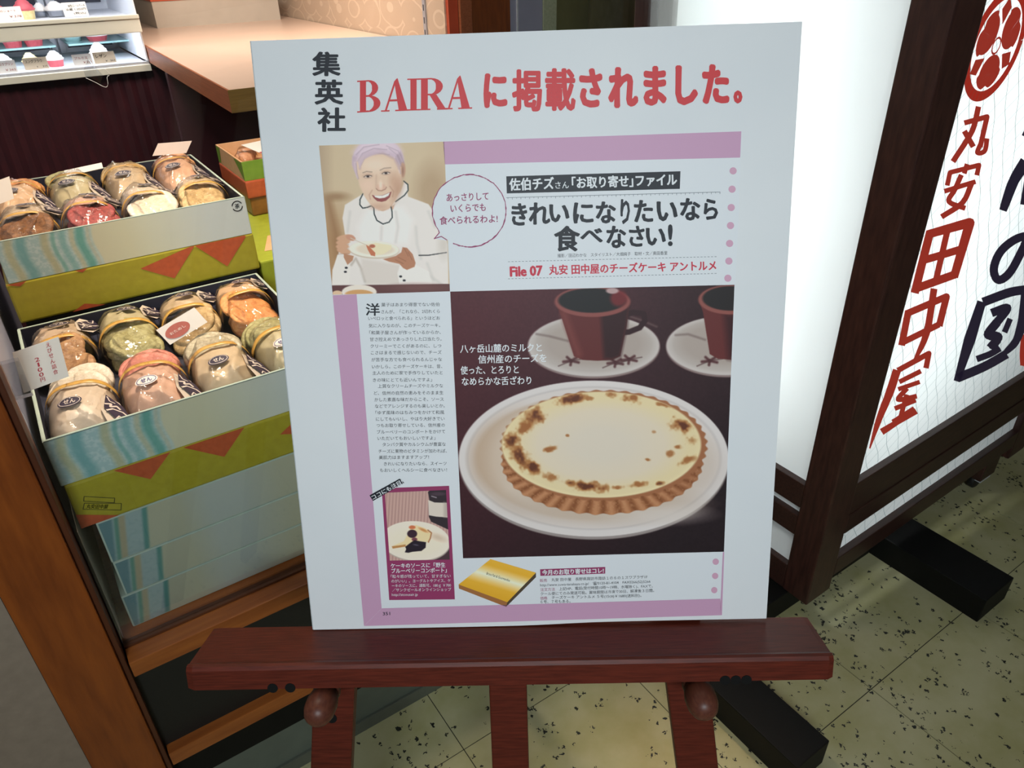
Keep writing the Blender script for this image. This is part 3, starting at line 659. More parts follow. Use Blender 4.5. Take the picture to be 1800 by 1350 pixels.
gb = thing('open_box', 'small green and peach open box of sweets beside the poster edge', 'box', (0.484, 1.95, 1.0755), G1)
k = 0.004
B().box((0, 0, 0), (0.42, k, 0.048)).obj('front_wall', M['green_paper'], gb)
B().box((0, k, 0), (k, 0.24, 0.048)).obj('side_wall', M['peach_paper'], gb)
B().box((k, 0.24 - k, 0), (0.42, 0.24, 0.048)).box((0.42 - k, k, 0), (0.42, 0.24 - k, 0.048)).box((k, k, 0), (0.416, 0.236, 0.005)).obj('tray', M['peach_paper'], gb)
mesh_obj('paper_patch', [(-.0006, .003, .002), (-.0006, .07, .046), (-.0006, .003, .046)], [(0, 1, 2)], M['green_paper'], gb)
mesh_obj('paper_patch', [(-.0006, .20, .046), (-.0006, .238, .046), (-.0006, .238, .002), (-.0006, .215, .002)], [(0, 1, 2, 3)], M['green_paper'], gb)

# ---- cracker packages -------------------------------------------------------
PL, PW, PH = 0.103, 0.0555, 0.062
def pillow(x, y):
    a = max(0.0, 1 - (abs(y) / PL) ** 2.8); w_ = PW * (1 - 0.22 * (abs(y) / PL) ** 3); b_ = max(0.0, 1 - (abs(x) / w_) ** 2.8)
    return 0.003 + PH * a ** 0.5 * b_ ** 0.5
def sheet(name, y0, y1, nx, ny, k, seed, crease, m, parent, sc=1.0):
    rnd = random.Random(seed); ph = [rnd.uniform(0, 6.28) for _ in range(9)]; vs = []
    for j in range(ny + 1):
        y = y0 + (y1 - y0) * j / ny; wd = PW * (1 - 0.22 * (abs(y) / PL) ** 3) * k
        for i in range(nx + 1):
            t_ = -1 + 2 * i / nx; x = wd * (abs(t_) ** 0.8) * (1 if t_ > 0 else -1); z = pillow(x / k * 0.999, y) * k
            r1 = 1 - abs(math.sin(46 * x + 23 * y + ph[0] + 1.5 * math.sin(30 * y + ph[1]))); r2 = 1 - abs(math.sin(31 * y - 52 * x + ph[2] + 1.3 * math.sin(41 * x + ph[3]))); r3 = 1 - abs(math.sin(95 * x + 61 * y + ph[4]))
            edge = min(1.0, z / 0.02)
            vs.append((x * sc, y * sc, (z + crease * edge * (0.0040 * r1 ** 3 + 0.0036 * r2 ** 3 + 0.0016 * r3 ** 2 - 0.0015)) * sc))
    fs = [(j * (nx + 1) + i, j * (nx + 1) + i + 1, (j + 1) * (nx + 1) + i + 1, (j + 1) * (nx + 1) + i) for j in range(ny) for i in range(nx)]
    return mesh_obj(name, vs, fs, m, parent, True)
CR = {}
def crk(key, a, b_):
    if key not in CR: CR[key] = m_cracker('cracker_' + key, a, b_)
    return CR[key]
crk('white', (226, 216, 200), (206, 192, 170)); crk('pink', (214, 140, 122), (190, 112, 98)); crk('bean', (196, 186, 160), (160, 148, 120))
crk('green', (178, 172, 122), (140, 132, 84)); crk('brown', (186, 146, 104), (150, 108, 70)); crk('orange', (222, 158, 96), (196, 124, 66)); crk('dark', (138, 92, 52), (96, 62, 34))
crk('azuki', (168, 78, 74), (128, 54, 54)); crk('tan', (204, 176, 128), (168, 138, 92)); crk('peach', (226, 170, 130), (206, 140, 100))
def disc_mesh():
    b = B(); b.lathe([(0.001, -0.0055), (0.022, -0.0055), (0.034, -0.003), (0.037, 0.0), (0.034, 0.004), (0.022, 0.006), (0.001, 0.0065)], 22)
    bmesh.ops.recalc_face_normals(b.bm, faces=b.bm.faces)
    for v in b.bm.verts: v.co.z += 0.0016 * math.sin(v.co.x * 190) * math.cos(v.co.y * 160)
    me = bpy.data.meshes.new('cracker'); b.bm.to_mesh(me); b.bm.free(); me.polygons.foreach_set('use_smooth', [True] * len(me.polygons)); return me
disc = disc_mesh(); disc_by = {}; paper_by = {}
TINT = dict(white=(218, 200, 180), pink=(214, 174, 152), bean=(214, 192, 160), green=(196, 184, 148), brown=(200, 176, 150), orange=(216, 180, 144), dark=(190, 168, 140), azuki=(206, 166, 146), tan=(206, 182, 150), peach=(220, 176, 146))
def package(x, y, z, rz, kind, label, group, seed, tilt=0.0, flip=False, blue=False, sealed=True):
    rnd = random.Random(seed)
    t = thing('cracker_package', label, 'package', (x, y, z), group); t.rotation_euler = (tilt, rnd.uniform(-.05, .05), rz + (PI if flip else 0))
    if kind not in disc_by:
        c_ = TINT[kind]; paper_by[kind] = surf('wrap_paper_' + kind, c_, tuple(int(v * .88) for v in c_), 34, (1, 1, 1), 0.42, 0.35, 0.5, 0.0, 0.002)
        d = disc.copy(); d.materials.clear(); d.materials.append(CR[kind]); disc_by[kind] = d
    # +y end: crackers ; -y end: paper with seal
    for k in range(4):
        o = link(bpy.data.objects.new('cracker', disc_by[kind]), t)
        yk = 0.022 + 0.0165 * k; o.location = (rnd.uniform(-.008, .008), yk, max(0.022, pillow(0, yk + .012) - 0.024))
        o.rotation_euler = (math.radians(rnd.uniform(18, 34)) * (-1 if flip else 1), rnd.uniform(-.35, .35), rnd.uniform(-.6, .6)); s_ = rnd.uniform(1.0, 1.14); o.scale = (s_ * 1.18, s_, s_)
    o = link(bpy.data.objects.new('cracker', disc_by[kind]), t); o.location = (0, 0.045, 0.020); o.scale = (1.25, 1.25, 1.6)
    sheet('paper_wrap', -0.094, 0.012, 24, 28, 0.93, seed, 1.0, paper_by[kind], t)
    # ribbon over the middle
    vs = []; n = 24; sk = rnd.uniform(-.10, .10)
    for k in range(n + 1):
        u_ = -1 + 2 * k / n; xx = PW * 0.985 * abs(u_) ** 0.7 * (1 if u_ > 0 else -1)
        for yy in (0.007, 0.018): y_ = yy + sk * xx; vs.append((xx, y_, pillow(xx * .985, y_) + 0.0008))
    o = mesh_obj('ribbon', vs, [(2 * k, 2 * k + 1, 2 * k + 3, 2 * k + 2) for k in range(n)], M['gold'], t, True)
    md = o.modifiers.new('solid', 'SOLIDIFY'); md.thickness = 0.0005
    drape = lambda dz: (lambda P: [(float(p[0]), float(p[1]), pillow(float(p[0]), float(p[1])) + dz) for p in P])
    cx, cy = -0.008, -0.040
    ov = [(cx + 0.0175 * math.cos(a), cy + 0.0115 * math.sin(a)) for a in [2 * PI * k / 20 for k in range(20)]]
    T = Txt(); T.poly([[(cx, cy), p, q] for p, q in zip(ov, ov[1:] + ov[:1])]); T.obj('seal', M['seal_white'] if blue else M['navy'], drape(0.0030), t)
    sgn = 1 if not flip else -1
    T = Txt(); T.poly(ribbon([(cx + 0.0150 * math.cos(a), cy + 0.0094 * math.sin(a)) for a in [2 * PI * k / 20 for k in range(21)]], 0.0009)); T.fit('せん', cx - .0085, cy + .005, cx + .0085, cy - .005, 0.02)
    T.obj('seal_lettering', M['seal_blue'] if blue else M['cream_ink'], drape(0.0036), t)
    # clear corner flap with the navy wave tag
    mx = -1 if flip else 1
    fp = [(0.034, -0.020), (0.056, -0.030), (0.066, -0.060), (0.060, -0.098), (0.040, -0.094), (0.032, -0.060)]
    hz = lambda x_, y_: 0.050 - (x_ - 0.034) * 0.75 + (y_ + 0.02) * 0.12
    mesh_obj('corner_flap', [(mx * a, b2, hz(a, b2) + .004) for a, b2 in fp], [(0, 1, 2, 3, 4, 5)], M['wax_paper'], t)
    wt = lambda p: (0.050 + (p[0] - .050) * 1.35, -0.056 + (p[1] + .056) * 1.3)
    tg = [wt(p) for p in [(0.043, -0.030), (0.058, -0.046), (0.064, -0.066), (0.058, -0.088), (0.048, -0.070), (0.040, -0.056)]]
    mesh_obj('wave_tag', [(mx * a, b2, hz(a, b2) + .0082) for a, b2 in tg], [(0, 1, 2, 3, 4, 5)], M['navy'], t)
    T = Txt()
    for L, wd in (([(0.042, -0.062), (0.048, -0.056), (0.057, -0.058), (0.063, -0.066)], .0020), ([(0.050, -0.074), (0.053, -0.067), (0.057, -0.071), (0.058, -0.084)], .0014), ([(0.041, -0.050), (0.047, -0.047), (0.046, -0.053), (0.052, -0.049), (0.055, -0.054)], .0024), ([(0.044, -0.034), (0.046, -0.042), (0.051, -0.044)], .0014)):
        T.poly(ribbon([wt(p) for p in L], wd * 1.25))
    T.obj('wave_print', M['cream_ink'], lambda P: [(mx * float(p[0]), float(p[1]), hz(float(p[0]), float(p[1])) + .0088) for p in P], t)
    sheet('film', -PL, PL, 34, 56, 1.0, seed + 100, 1.5, M['film'], t)
    return t
GP, GQ = 'cracker packages in the front open box', 'cracker packages in the rear open box'
low = [('white', 'whitish', 0), ('pink', 'pink', 1), ('bean', 'pale soybean', 0), ('green', 'greenish', 1)]
lowr = [('brown', 'brown'), ('green', 'green seaweed'), ('tan', 'tan sesame'), ('orange', 'orange')]
pos = ['left end', 'second from left', 'third from left', 'right end']
cu = [-0.024, 0.087, 0.2, 0.311]
for i in range(4):
    package(cu[i], 1.232, 0.932, -0.13 + 0.05 * i, low[i][0], 'bag of %s rice crackers, front box, front row, %s' % (low[i][1], pos[i]), GP, 10 + i, math.radians(3), False, bool(low[i][2]))
    package(cu[i], 1.455, 0.934, -0.05, lowr[i][0], 'bag of %s rice crackers, front box, back row, %s' % (lowr[i][1], pos[i]), GP, 20 + i, math.radians(-3), True)
upf = [('dark', 'dark brown'), ('azuki', 'dark red'), ('white', 'white disc'), ('tan', 'tan and green')]
upr = [('orange', 'orange'), ('green', 'pale green'), ('tan', 'flat beige'), ('peach', 'peach')]
cv = [-0.010, 0.1, 0.214, 0.326]
for i in range(4):
    package(cv[i], 1.712, 1.0935, -0.06, upf[i][0], 'bag of %s rice crackers, rear box, front row, %s' % (upf[i][1], pos[i]), GQ, 30 + i, math.radians(-3), True)
    package(cv[i], 1.936, 1.095, -0.05, upr[i][0], 'bag of %s rice crackers, rear box, back row, %s' % (upr[i][1], pos[i]), GQ, 40 + i, math.radians(4), False)
# sweets in the small green box
for k in range(4):
    o = thing('wrapped_sweet', ['clear wrapped sweet at the left of the small green box', 'clear wrapped sweet in the back of the small green box', 'clear wrapped sweet at the front wall of the small green box', 'clear wrapped sweet under the card in the small green box'][k], 'sweet', (0.484 + (.05, .07, .10, .12)[k], 1.95 + (.15, .2, .05, .12)[k], 1.083), 'sweets in the small green box')
    b = B(); b.lathe([(0.002, 0), (0.022, 0.002), (0.026, 0.012), (0.022, 0.024), (0.004, 0.028)], 12); b.obj('sweet', CR['peach'], o, True)
    sheet('film', -PL, PL, 16, 24, 1.0, 60 + k, 1.2, M['film'], o, 0.42).location.z = 0.004

# ---- loose cards ------------------------------------------------------------
def quad_card(label, P, m, group=None, name='card'):
    P = [Vector(p) for p in P]; P[2] = P[1] + P[3] - P[0]; o = P[3]; ex = (P[2] - P[3]); ey = (P[0] - P[3]); n = ex.cross(ey).normalized()
    t = thing(name, label, 'card', o, group)
    vs = [p - o for p in P] + [p - o - n * 0.001 for p in P]
    mesh_obj('card_sheet', vs, [(3, 2, 1, 0)[::-1], (4, 5, 6, 7)[::-1], (0, 1, 5, 4), (1, 2, 6, 5), (2, 3, 7, 6), (3, 0, 4, 7)], m, t)
    tl, tr, br, bl = [p - o for p in P]
    def place(Q):   # unit square artwork, y down
        out = []
        for q in Q:
            x, y = float(q[0]), float(q[1]); out.append((tl * (1 - x) + tr * x) * (1 - y) + (bl * (1 - x) + br * x) * y - n * -0.0007)
        return out
    return t, place
t, pl = quad_card('white price card with red handwriting clipped to the front box corner', [(-0.079, 1.150, 1.113), (-0.019, 1.150, 1.120), (-0.020, 1.132, 1.064), (-0.084, 1.132, 1.057)], M['white_card'], name='price_card')
T = Txt()
for k, ch in enumerate('えびせん詰合'): T.fit(ch, .70, .05 + .135 * k, .80, .16 + .135 * k, 0.01)
for k, ch in enumerate('2100円'): T.fit(ch, .40 + (.03 if ch == '1' else 0), .30 + .125 * k, .50 - (.03 if ch == '1' else 0), .40 + .125 * k, 0.01)
T.obj('lettering', M['ink_red'], pl, t)
Bc = B().box((-0.012, -0.004, -0.006), (0.010, 0.008, 0.052), 0.001); Bc.obj('clip', M['clip_film'], t)
t, pl = quad_card('tilted white card with a pinkish oval stamp lying on the front packages', [(0.124, 1.33, 1.013), (0.197, 1.34, 1.033), (0.192, 1.325, 1.006), (0.138, 1.318, 0.984)], M['white_card'], name='stamped_card')
T = Txt(); T.poly([[(.36 + .30 * math.cos(a), .55 + .36 * math.sin(a)) for a in [2 * PI * k / 24 for k in range(24)]]]); T.obj('stamp', M['stamp_pink'], pl, t)
T = Txt(); T.fit('おためし', .16, .47, .56, .62, 0.01)
T.obj('lettering', M['pink_card'], lambda Q: [v + Vector((0, -0.0008, 0.0004)) for v in pl(Q)], t)
quad_card('blank pinkish card standing behind the rear packages', [(0.303, 1.95, 1.197), (0.381, 1.96, 1.190), (0.361, 1.945, 1.160), (0.283, 1.945, 1.172)], M['pink_card'])
quad_card('white card at the left photo edge on the rear open box', [(-0.060, 1.80, 1.195), (-0.010, 1.80, 1.206), (-0.018, 1.79, 1.176), (-0.066, 1.79, 1.153)], M['white_card'])
quad_card('thin card edge lying on the rear packages near the middle', [(0.097, 2.0, 1.157), (0.179, 2.01, 1.160), (0.176, 1.97, 1.155), (0.094, 1.97, 1.151)], M['white_card'])
t, pl = quad_card('small white card with a red band in the green box', [(0.535, 2.12, 1.128), (0.65, 2.12, 1.135), (0.65, 2.03, 1.124), (0.565, 2.03, 1.116)], M['white_card'])
T = Txt(); T.poly([[(0, .82), (1, .82), (1, 1), (0, 1)]]); T.obj('red_band', M['ink_red'], pl, t)

# ================================================================== LANTERN SIGN
tip = Vector((1.37381, 0.69929, 0.085)); th = math.radians(1.7)
SM = Matrix(((math.cos(th), 0, -math.sin(th), tip.x), (0, 1, 0, tip.y), (math.sin(th), 0, math.cos(th), tip.z), (0, 0, 0, 1)))
sign = thing('lantern_sign', 'tall backlit box sign in dark brown frame with red and black brush lettering', 'sign', mat=SM)
SW, SD, SH = 1.12, 0.755, 1.78
PT = 0.0985
DB, DR = M['dark_brown'], M['dark_rail']
boxo('post', (0, 0, 0), (PT, 0.077, SH), DB, sign, 0.004)
boxo('post', (SW - PT, 0, 0), (SW, 0.077, SH), DB, sign, 0.004)
boxo('post', (0, SD - 0.077, 0), (PT, SD, SH), DB, sign, 0.004)
boxo('post', (SW - PT, SD - 0.077, 0), (SW, SD, SH), DB, sign, 0.004)
# front (A) rails
boxo('front_rail', (PT, 0.002, 0.262), (SW - PT, 0.04, 0.362), DR, sign, 0.002)
boxo('front_rail', (PT, 0.0, 0.199), (SW - PT, 0.04, 0.260), DR, sign, 0.002)
boxo('front_rail', (PT, 0.0, 0.05), (SW - PT, 0.04, 0.112), DR, sign, 0.002)
boxo('front_rail', (PT, 0.002, 1.62), (SW - PT, 0.06, SH - 0.01), DR, sign, 0.003)
# side (B) rails
for (z0, z1) in ((0.283, 0.356), (0.193, 0.255), (0.0, 0.084), (1.62, SH - 0.01)):
    boxo('side_rail', (0.002, 0.077, z0), (0.04, SD - 0.077, z1), DR, sign, 0.003)
boxo('inner_frame', (0.004, SD - 0.122, 0.356), (0.03, SD - 0.078, 1.62), M['grey_brown'], sign)
for (a, c) in ((0.012, 0.06),):
    for (z0, z1) in ((0.283, 0.372), (0.193, 0.272), (0.0, 0.104), (1.62, SH - 0.01)):
        boxo('side_rail', (SW - 0.06, 0.077, z0), (SW - 0.012, SD - 0.077, z1), DR, sign, 0.003)
boxo('back_board', (PT, SD - 0.03, 0.05), (SW - PT, SD - 0.02, SH - 0.02), DB, sign)
boxo('roof_board', (0.0, 0.0, SH), (SW, SD, SH + 0.03), DR, sign, 0.003)
boxo('bottom_board', (0.02, 0.06, 0.02), (SW - 0.02, SD - 0.08, 0.05), DB, sign)
boxo('inner_lining', (PT + .01, SD - 0.05, 0.06), (SW - PT - .01, SD - 0.045, SH - 0.03), M['case_white'], sign)
A_Y = 0.020
mesh_obj('front_panel', [(PT - .01, A_Y, 0.06), (SW - PT + .01, A_Y, 0.06), (SW - PT + .01, A_Y, 1.65), (PT - .01, A_Y, 1.65)], [(0, 1, 2, 3)], M['acrylic'], sign)
mesh_obj('side_panel', [(0.02, 0.07, 0.06), (0.02, SD - .07, 0.06), (0.02, SD - .07, 1.65), (0.02, 0.07, 1.65)], [(0, 1, 2, 3)], M['acrylic'], sign)
mesh_obj('side_panel', [(SW - 0.055, 0.07, 0.06), (SW - 0.055, SD - .07, 0.06), (SW - 0.055, SD - .07, 1.65), (SW - 0.055, 0.07, 1.65)], [(0, 1, 2, 3)], M['acrylic'], sign)
# lamps inside: two upright tubes
for (x, y, e) in ((0.36, 0.46, 15), (0.70, 0.46, 3.0)):
    tb = B().lathe([(0.014, 0.45), (0.014, 1.6)], 12, (x, y, 0)).obj('lamp_tube', M['case_white'], sign)
    for k in range(3):
        l = bpy.data.lights.new('sign_lamp', 'POINT'); l.energy = e / 3; l.color = (0.95, 1.0, 0.99); l.shadow_soft_size = 0.06
        o = bpy.data.objects.new('sign_lamp', l); COL.objects.link(o); o.parent = sign; o.location = (x - 0.08, y - 0.03, 0.62 + 0.42 * k)
# lettering on the front panel
def on_sign(off):
    def f(P):
        Q = sg(P); # image pixels are mapped onto the frame plane; the panel is recessed
        return [(float(a), A_Y - off, float(c)) for a, c in Q]
    return f
def recess(P):  # shift so that lettering keeps its place on the recessed panel
    Q = sg(P); s = 1 + (A_Y / 0.699)
    ca, cc = -1.328, 1.555
    return [(ca + (float(a) - ca) * s, A_Y - 0.0012, cc + (float(c) - cc) * s) for a, c in Q]
_rib = ribbon
def ribbon(pts, w, n_cap=6): return _rib(pts, w * WK if not hasattr(w, '__len__') else [q * WK for q in w])
WK = 1.22
T = Txt()
def st(pts, wd, sm=True): T.poly(ribbon(smoothline(pts, 4) if sm and len(pts) > 2 else pts, wd))
st([(1719, 187), (1711, 222), (1700, 244), (1674, 284)], 8); T.poly(ribbon([(1694, 216), (1734, 205), (1722, 258)], 7.5)); st([(1724, 250), (1717, 268), (1730, 265), (1734, 243)], 7); st([(1694, 230), (1710, 258)], 8)
T.poly(ribbon([(1699, 288), (1694, 305)], 7)); T.poly(ribbon([(1664, 326), (1669, 303), (1720, 290), (1716, 308)], 7)); T.poly(ribbon([(1659, 336), (1714, 319)], 7))
st([(1689, 307), (1677, 334), (1667, 354), (1696, 366)], 7.5); st([(1707, 322), (1691, 356), (1654, 381)], 8)
T.poly(ribbon([(1634, 408), (1622, 455), (1607, 515)], 12)); T.poly(ribbon([(1629, 412), (1704, 391), (1676, 487)], [12, 14, 12])); T.poly(ribbon([(1665, 403), (1643, 498)], 9)); T.poly(ribbon([(1620, 458), (1688, 438)], 11)); T.poly(ribbon([(1606, 508), (1678, 482)], 12))
T.poly(ribbon([(1596, 546), (1584, 607)], 10)); T.poly(ribbon([(1593, 551), (1663, 521), (1650, 573)], 10)); T.poly(ribbon([(1585, 602), (1650, 570)], 9)); st([(1641, 507), (1628, 585), (1606, 635)], [10, 10, 10, 10, 10, 9, 8, 6, 4])
T.poly(ribbon([(1577, 651), (1632, 621), (1627, 647)], 8)); T.poly(ribbon([(1580, 671), (1618, 652)], 7)); st([(1576, 650), (1563, 690), (1545, 735), (1528, 788)], [12, 12, 12, 12, 12, 11, 11, 10, 9, 8, 6, 4, 2]); T.poly(ribbon([(1578, 684), (1616, 671)], 6.5)); st([(1594, 682), (1578, 702), (1611, 696)], 7)
T.poly(ribbon([(1572, 718), (1609, 703)], 7)); T.poly(ribbon([(1593, 693), (1580, 742)], 7)); T.poly(ribbon([(1549, 759), (1576, 742), (1610, 722)], [10, 8, 9])); T.poly(ribbon([(1568, 741), (1606, 717)], 6))
T.obj('red_lettering', M['sign_red'], recess, sign, up=(0, -1, 0))
T = Txt(); st([(1802, 588), (1799, 620), (1800, 642)], 12); T.obj('red_stamp', M['sign_red'], recess, sign, up=(0, -1, 0))
WK = 1.14
T = Txt()
st([(1815, 412), (1785, 420), (1758, 442), (1746, 472), (1754, 492), (1775, 478), (1800, 432)], 13); st([(1800, 432), (1812, 415), (1850, 420), (1848, 470), (1815, 505)], 14)
T.poly(ribbon([(1725, 530), (1704, 596), (1681, 670)], [14, 18, 10])); st([(1727, 531), (1773, 514), (1802, 509)], 14); st([(1803, 512), (1797, 560), (1786, 598), (1766, 620)], [15, 15, 15, 15, 14, 14, 14, 13, 12, 12, 11, 10, 8]); st([(1683, 664), (1730, 644), (1769, 622)], 14)
st([(1742, 550), (1770, 541), (1752, 566)], 13); st([(1752, 566), (1736, 588), (1754, 592), (1740, 612)], 14); st([(1716, 631), (1740, 622), (1757, 612)], 10); st([(1775, 560), (1765, 584)], 9)
st([(1803, 284), (1781, 318), (1762, 370)], [20, 19, 18, 17, 16, 16, 15, 14, 12]); st([(1806, 318), (1799, 360)], 12); st([(1812, 216), (1800, 240)], 10)
st([(1840, 200), (1834, 300), (1826, 390)], 16); st([(1880, 190), (1874, 300), (1866, 370)], 16)
T.obj('black_lettering', M['sign_black'], recess, sign, up=(0, -1, 0))
WK = 1.0
# round crest: ring, three heart leaves, three blades
T = Txt(); ecx, ecz, er = 0.2118, 1.3236, 0.0962
ring = [(ecx + er * 0.9 * math.cos(2 * PI * k / 40), ecz + er * 0.9 * math.sin(2 * PI * k / 40)) for k in range(41)]
T.poly(ribbon(ring, er * 0.19))
for a0 in (30, 150, 270):
    a = math.radians(a0); ca_, sa_ = math.cos(a), math.sin(a); pts = []; lc = 0.47
    for k in range(41):
        t_ = 2 * PI * k / 40; d_ = math.atan2(math.sin(t_), math.cos(t_))
        q_ = 1 - 0.22 * math.exp(-(d_ / 0.20) ** 2); rx, ry = 0.315 * math.cos(t_) * q_, 0.415 * math.sin(t_) * (1.0 if math.cos(t_) > 0 else 0.86)
        X_, Y_ = lc + rx, ry; pts.append((ecx + er * (X_ * ca_ - Y_ * sa_), ecz + er * (X_ * sa_ + Y_ * ca_)))
    c0 = (ecx + er * lc * ca_, ecz + er * lc * sa_)
    for p, q in zip(pts, pts[1:]): T.poly([[c0, p, q]])
for a0 in (90, 210, 330):
    a = math.radians(a0); f = lambda r, d: (ecx + er * r * math.cos(a + math.radians(d)), ecz + er * r * math.sin(a + math.radians(d)))
    T.poly([[f(.36, 0), f(.66, -15), f(.82, 0), f(.66, 15)]])
T.poly(ribbon([(ecx + er * 0.14 * math.cos(2 * PI * k / 16), ecz + er * 0.14 * math.sin(2 * PI * k / 16)) for k in range(17)], er * .04))
T.obj('crest', M['sign_red'], lambda P: [(float(a), A_Y - 0.0012, float(c)) for a, c in P], sign, up=(0, -1, 0))
# wire net in the panel (one joined part): steep wavy wires crossed by flat diagonals
T = Txt(); Z0, Z1, X0, X1 = 0.06, 1.64, PT, SW - PT; k = 0
for x0 in np.arange(X0, X1 + 0.5 * (Z1 - Z0), 0.044):
    pts = [(x0 - 0.5 * (z - Z0) + 0.0032 * math.sin(z * 62 + k * 2.4), z) for z in np.linspace(Z0, Z1, 110)]
    pts = [p for p in pts if X0 < p[0] < X1]; k += 1
    if len(pts) > 1: T.poly(ribbon(pts, 0.0014))
for z0 in np.arange(Z0 - 0.55 * (X1 - X0), Z1, 0.038):
    pts = [(x, z0 + 0.55 * (x - X0)) for x in np.linspace(X0, X1, 40)]
    pts = [p for p in pts if Z0 < p[1] < Z1]
    if len(pts) > 1: T.poly(ribbon([pts[0], pts[-1]], 0.0008))
o = T.obj('wire_net', M['sign_wire'], lambda P: [(float(a), A_Y - 0.0008, float(c)) for a, c in P], sign, up=(0, -1, 0)); o['kind'] = 'stuff'
# feet: black beams that carry the sign
ft = thing('sign_base', 'black wooden base beams under the lantern sign on the tiled floor', 'base', (0, 0, 0))
boxo('foot_beam', (1.775, 0.44, 0.0), (1.92, 1.62, 0.082), M['black_foot'], ft, 0.003)
boxo('foot_beam', (0.99, 0.43, 0.0), (1.10, 1.0, 0.082), M['black_foot'], ft, 0.003)
boxo('cross_beam', (1.10, 0.76, 0.0), (1.775, 0.86, 0.08), M['black_foot'], ft, 0.003)
# short corner leg on a castor under the sign's far end
b = B(); b.box((2.30, 0.72, 0.05), (2.39, 0.84, 0.128), 0.004); b.obj('corner_leg', M['dark_rail'], ft)
b = B(); b.lathe([(0.024, -0.012), (0.03, -0.008), (0.03, 0.008), (0.024, 0.012)], 20, (2.335, 0.75, 0.03), Matrix.Rotation(PI / 2, 3, 'X')); b.obj('castor_wheel', M['rubber'], ft, True)
boxo('castor_plate', (2.31, 0.722, 0.041), (2.37, 0.79, 0.05), M['white_metal'], ft)

# ================================================================== POSTER
PO = Vector((0.25915634, 0.89563777, 1.5071857)); PX = Vector((0.8252002, -0.5645993, 0.0140538)); PY = Vector((0.1569855, 0.2532068, 0.9545899)); PN = Vector((-0.5425193, -0.7855215, 0.2975802))
PM = Matrix(((PX.x, PY.x, PN.x, PO.x), (PX.y, PY.y, PN.y, PO.y), (PX.z, PY.z, PN.z, PO.z), (0, 0, 0, 1)))
poster = thing('poster_board', 'white poster board showing a cheesecake magazine page on a wooden easel', 'poster', mat=PM)
# board: slightly bowed lower edge
vs, fs = [], []; nx = 24
def lowedge(x): return -0.7265 + 0.0048 * math.exp(-((x - 0.40) / 0.10) ** 2) * 0 + 0.004 * (1 / (1 + math.exp(-(x - 0.33) * 40))) * (1 if x < 0.62 else 1)
for k in range(nx + 1):
    x = 0.6008 * k / nx
    for zz in (0.0, -0.007): vs += [(x, 0.0, zz), (x, lowedge(x), zz)]
for k in range(nx):
    a = 4 * k; c = 4 * (k + 1)
    fs += [(a, a + 1, c + 1, c), (a + 2, c + 2, c + 3, a + 3), (a, c, c + 2, a + 2), (a + 1, a + 3, c + 3, c + 1)]
fs += [(0, 2, 3, 1), (4 * nx, 4 * nx + 1, 4 * nx + 3, 4 * nx + 2)]
mesh_obj('board', vs, fs, M['board'], poster)
boxo('board_edge', (-0.0012, -0.7262, -0.0072), (-0.0001, 0, -0.0002), M['board_edge'], poster)
def onp(dz): return lambda P: [(float(a), float(b_), dz) for a, b_ in pg(P)]
L1, L2, L3, L4 = onp(.0003), onp(.0006), onp(.0009), onp(.0012)
pconv = lambda c: c * np.array([1.16, 1.12, 1.09])
# flat bands
flat('printed_page', [[(561, 256), (1304, 231), (1269, 1081), (640, 1100)]], M['i_page'], L1, poster)
flat('printed_band', [[(779, 249), (1303, 231), (1301, 277), (782, 289)]], M['i_pink'], L2, poster)
flat('printed_band', [[(585, 519), (627, 517), (671, 1069), (640, 1100)]], M['i_pink'], L2, poster)
flat('printed_band', [[(671.2, 1069), (1266, 1052), (1268.5, 1081), (640.3, 1100)]], M['i_pink'], L2, poster)
flat('printed_band', [[(1270.5, 970), (1273, 970), (1269, 1081), (1265.5, 1081)]], M['i_pink'], L2, poster)
dots = [(860 + x / 3.913, 260 + y / 3.913, 6.3) for x, y in ((1677, 158), (1670, 284), (1664, 410), (1659, 534), (1653, 657), (1648, 778), (1641, 896))] + [(1258, 987, 5.6), (1257, 1012, 5.5), (1255.5, 1037, 5.5)]
for (cx, cy, r) in dots: flat('printed_dot', [[(cx + r * math.cos(a), cy + r * math.sin(a)) for a in [2 * PI * k / 20 for k in range(20)]]], M['i_dot'], L2, poster)
flat('printed_bar', [[(890, 310), (1196, 301), (1195, 332), (891, 340)]], M['i_black'], L2, poster)
# headline
T = Txt()
for ch, bb in (('集', (549, 91, 599, 134)), ('英', (553, 140, 604, 184)), ('社', (558, 189, 608, 232))): T.fit(ch, *bb, 0.032)
T.obj('publisher_lettering', M['i_black'], L2, poster)
T = Txt()
for ch, bb in (('に', (850, 129, 892, 190)), ('掲', (900, 122, 953, 196)), ('載', (958, 120, 1012, 195)), ('さ', (1018, 120, 1059, 189)), ('れ', (1069, 118, 1122, 190)), ('ま', (1131, 116, 1172, 186)), ('し', (1187, 115, 1227, 185)), ('た', (1234, 113, 1282, 183)), ('。', (1289, 159, 1305, 182))):
    T.fit(ch, *bb, 0.055 if ch not in '掲載' else 0.036)
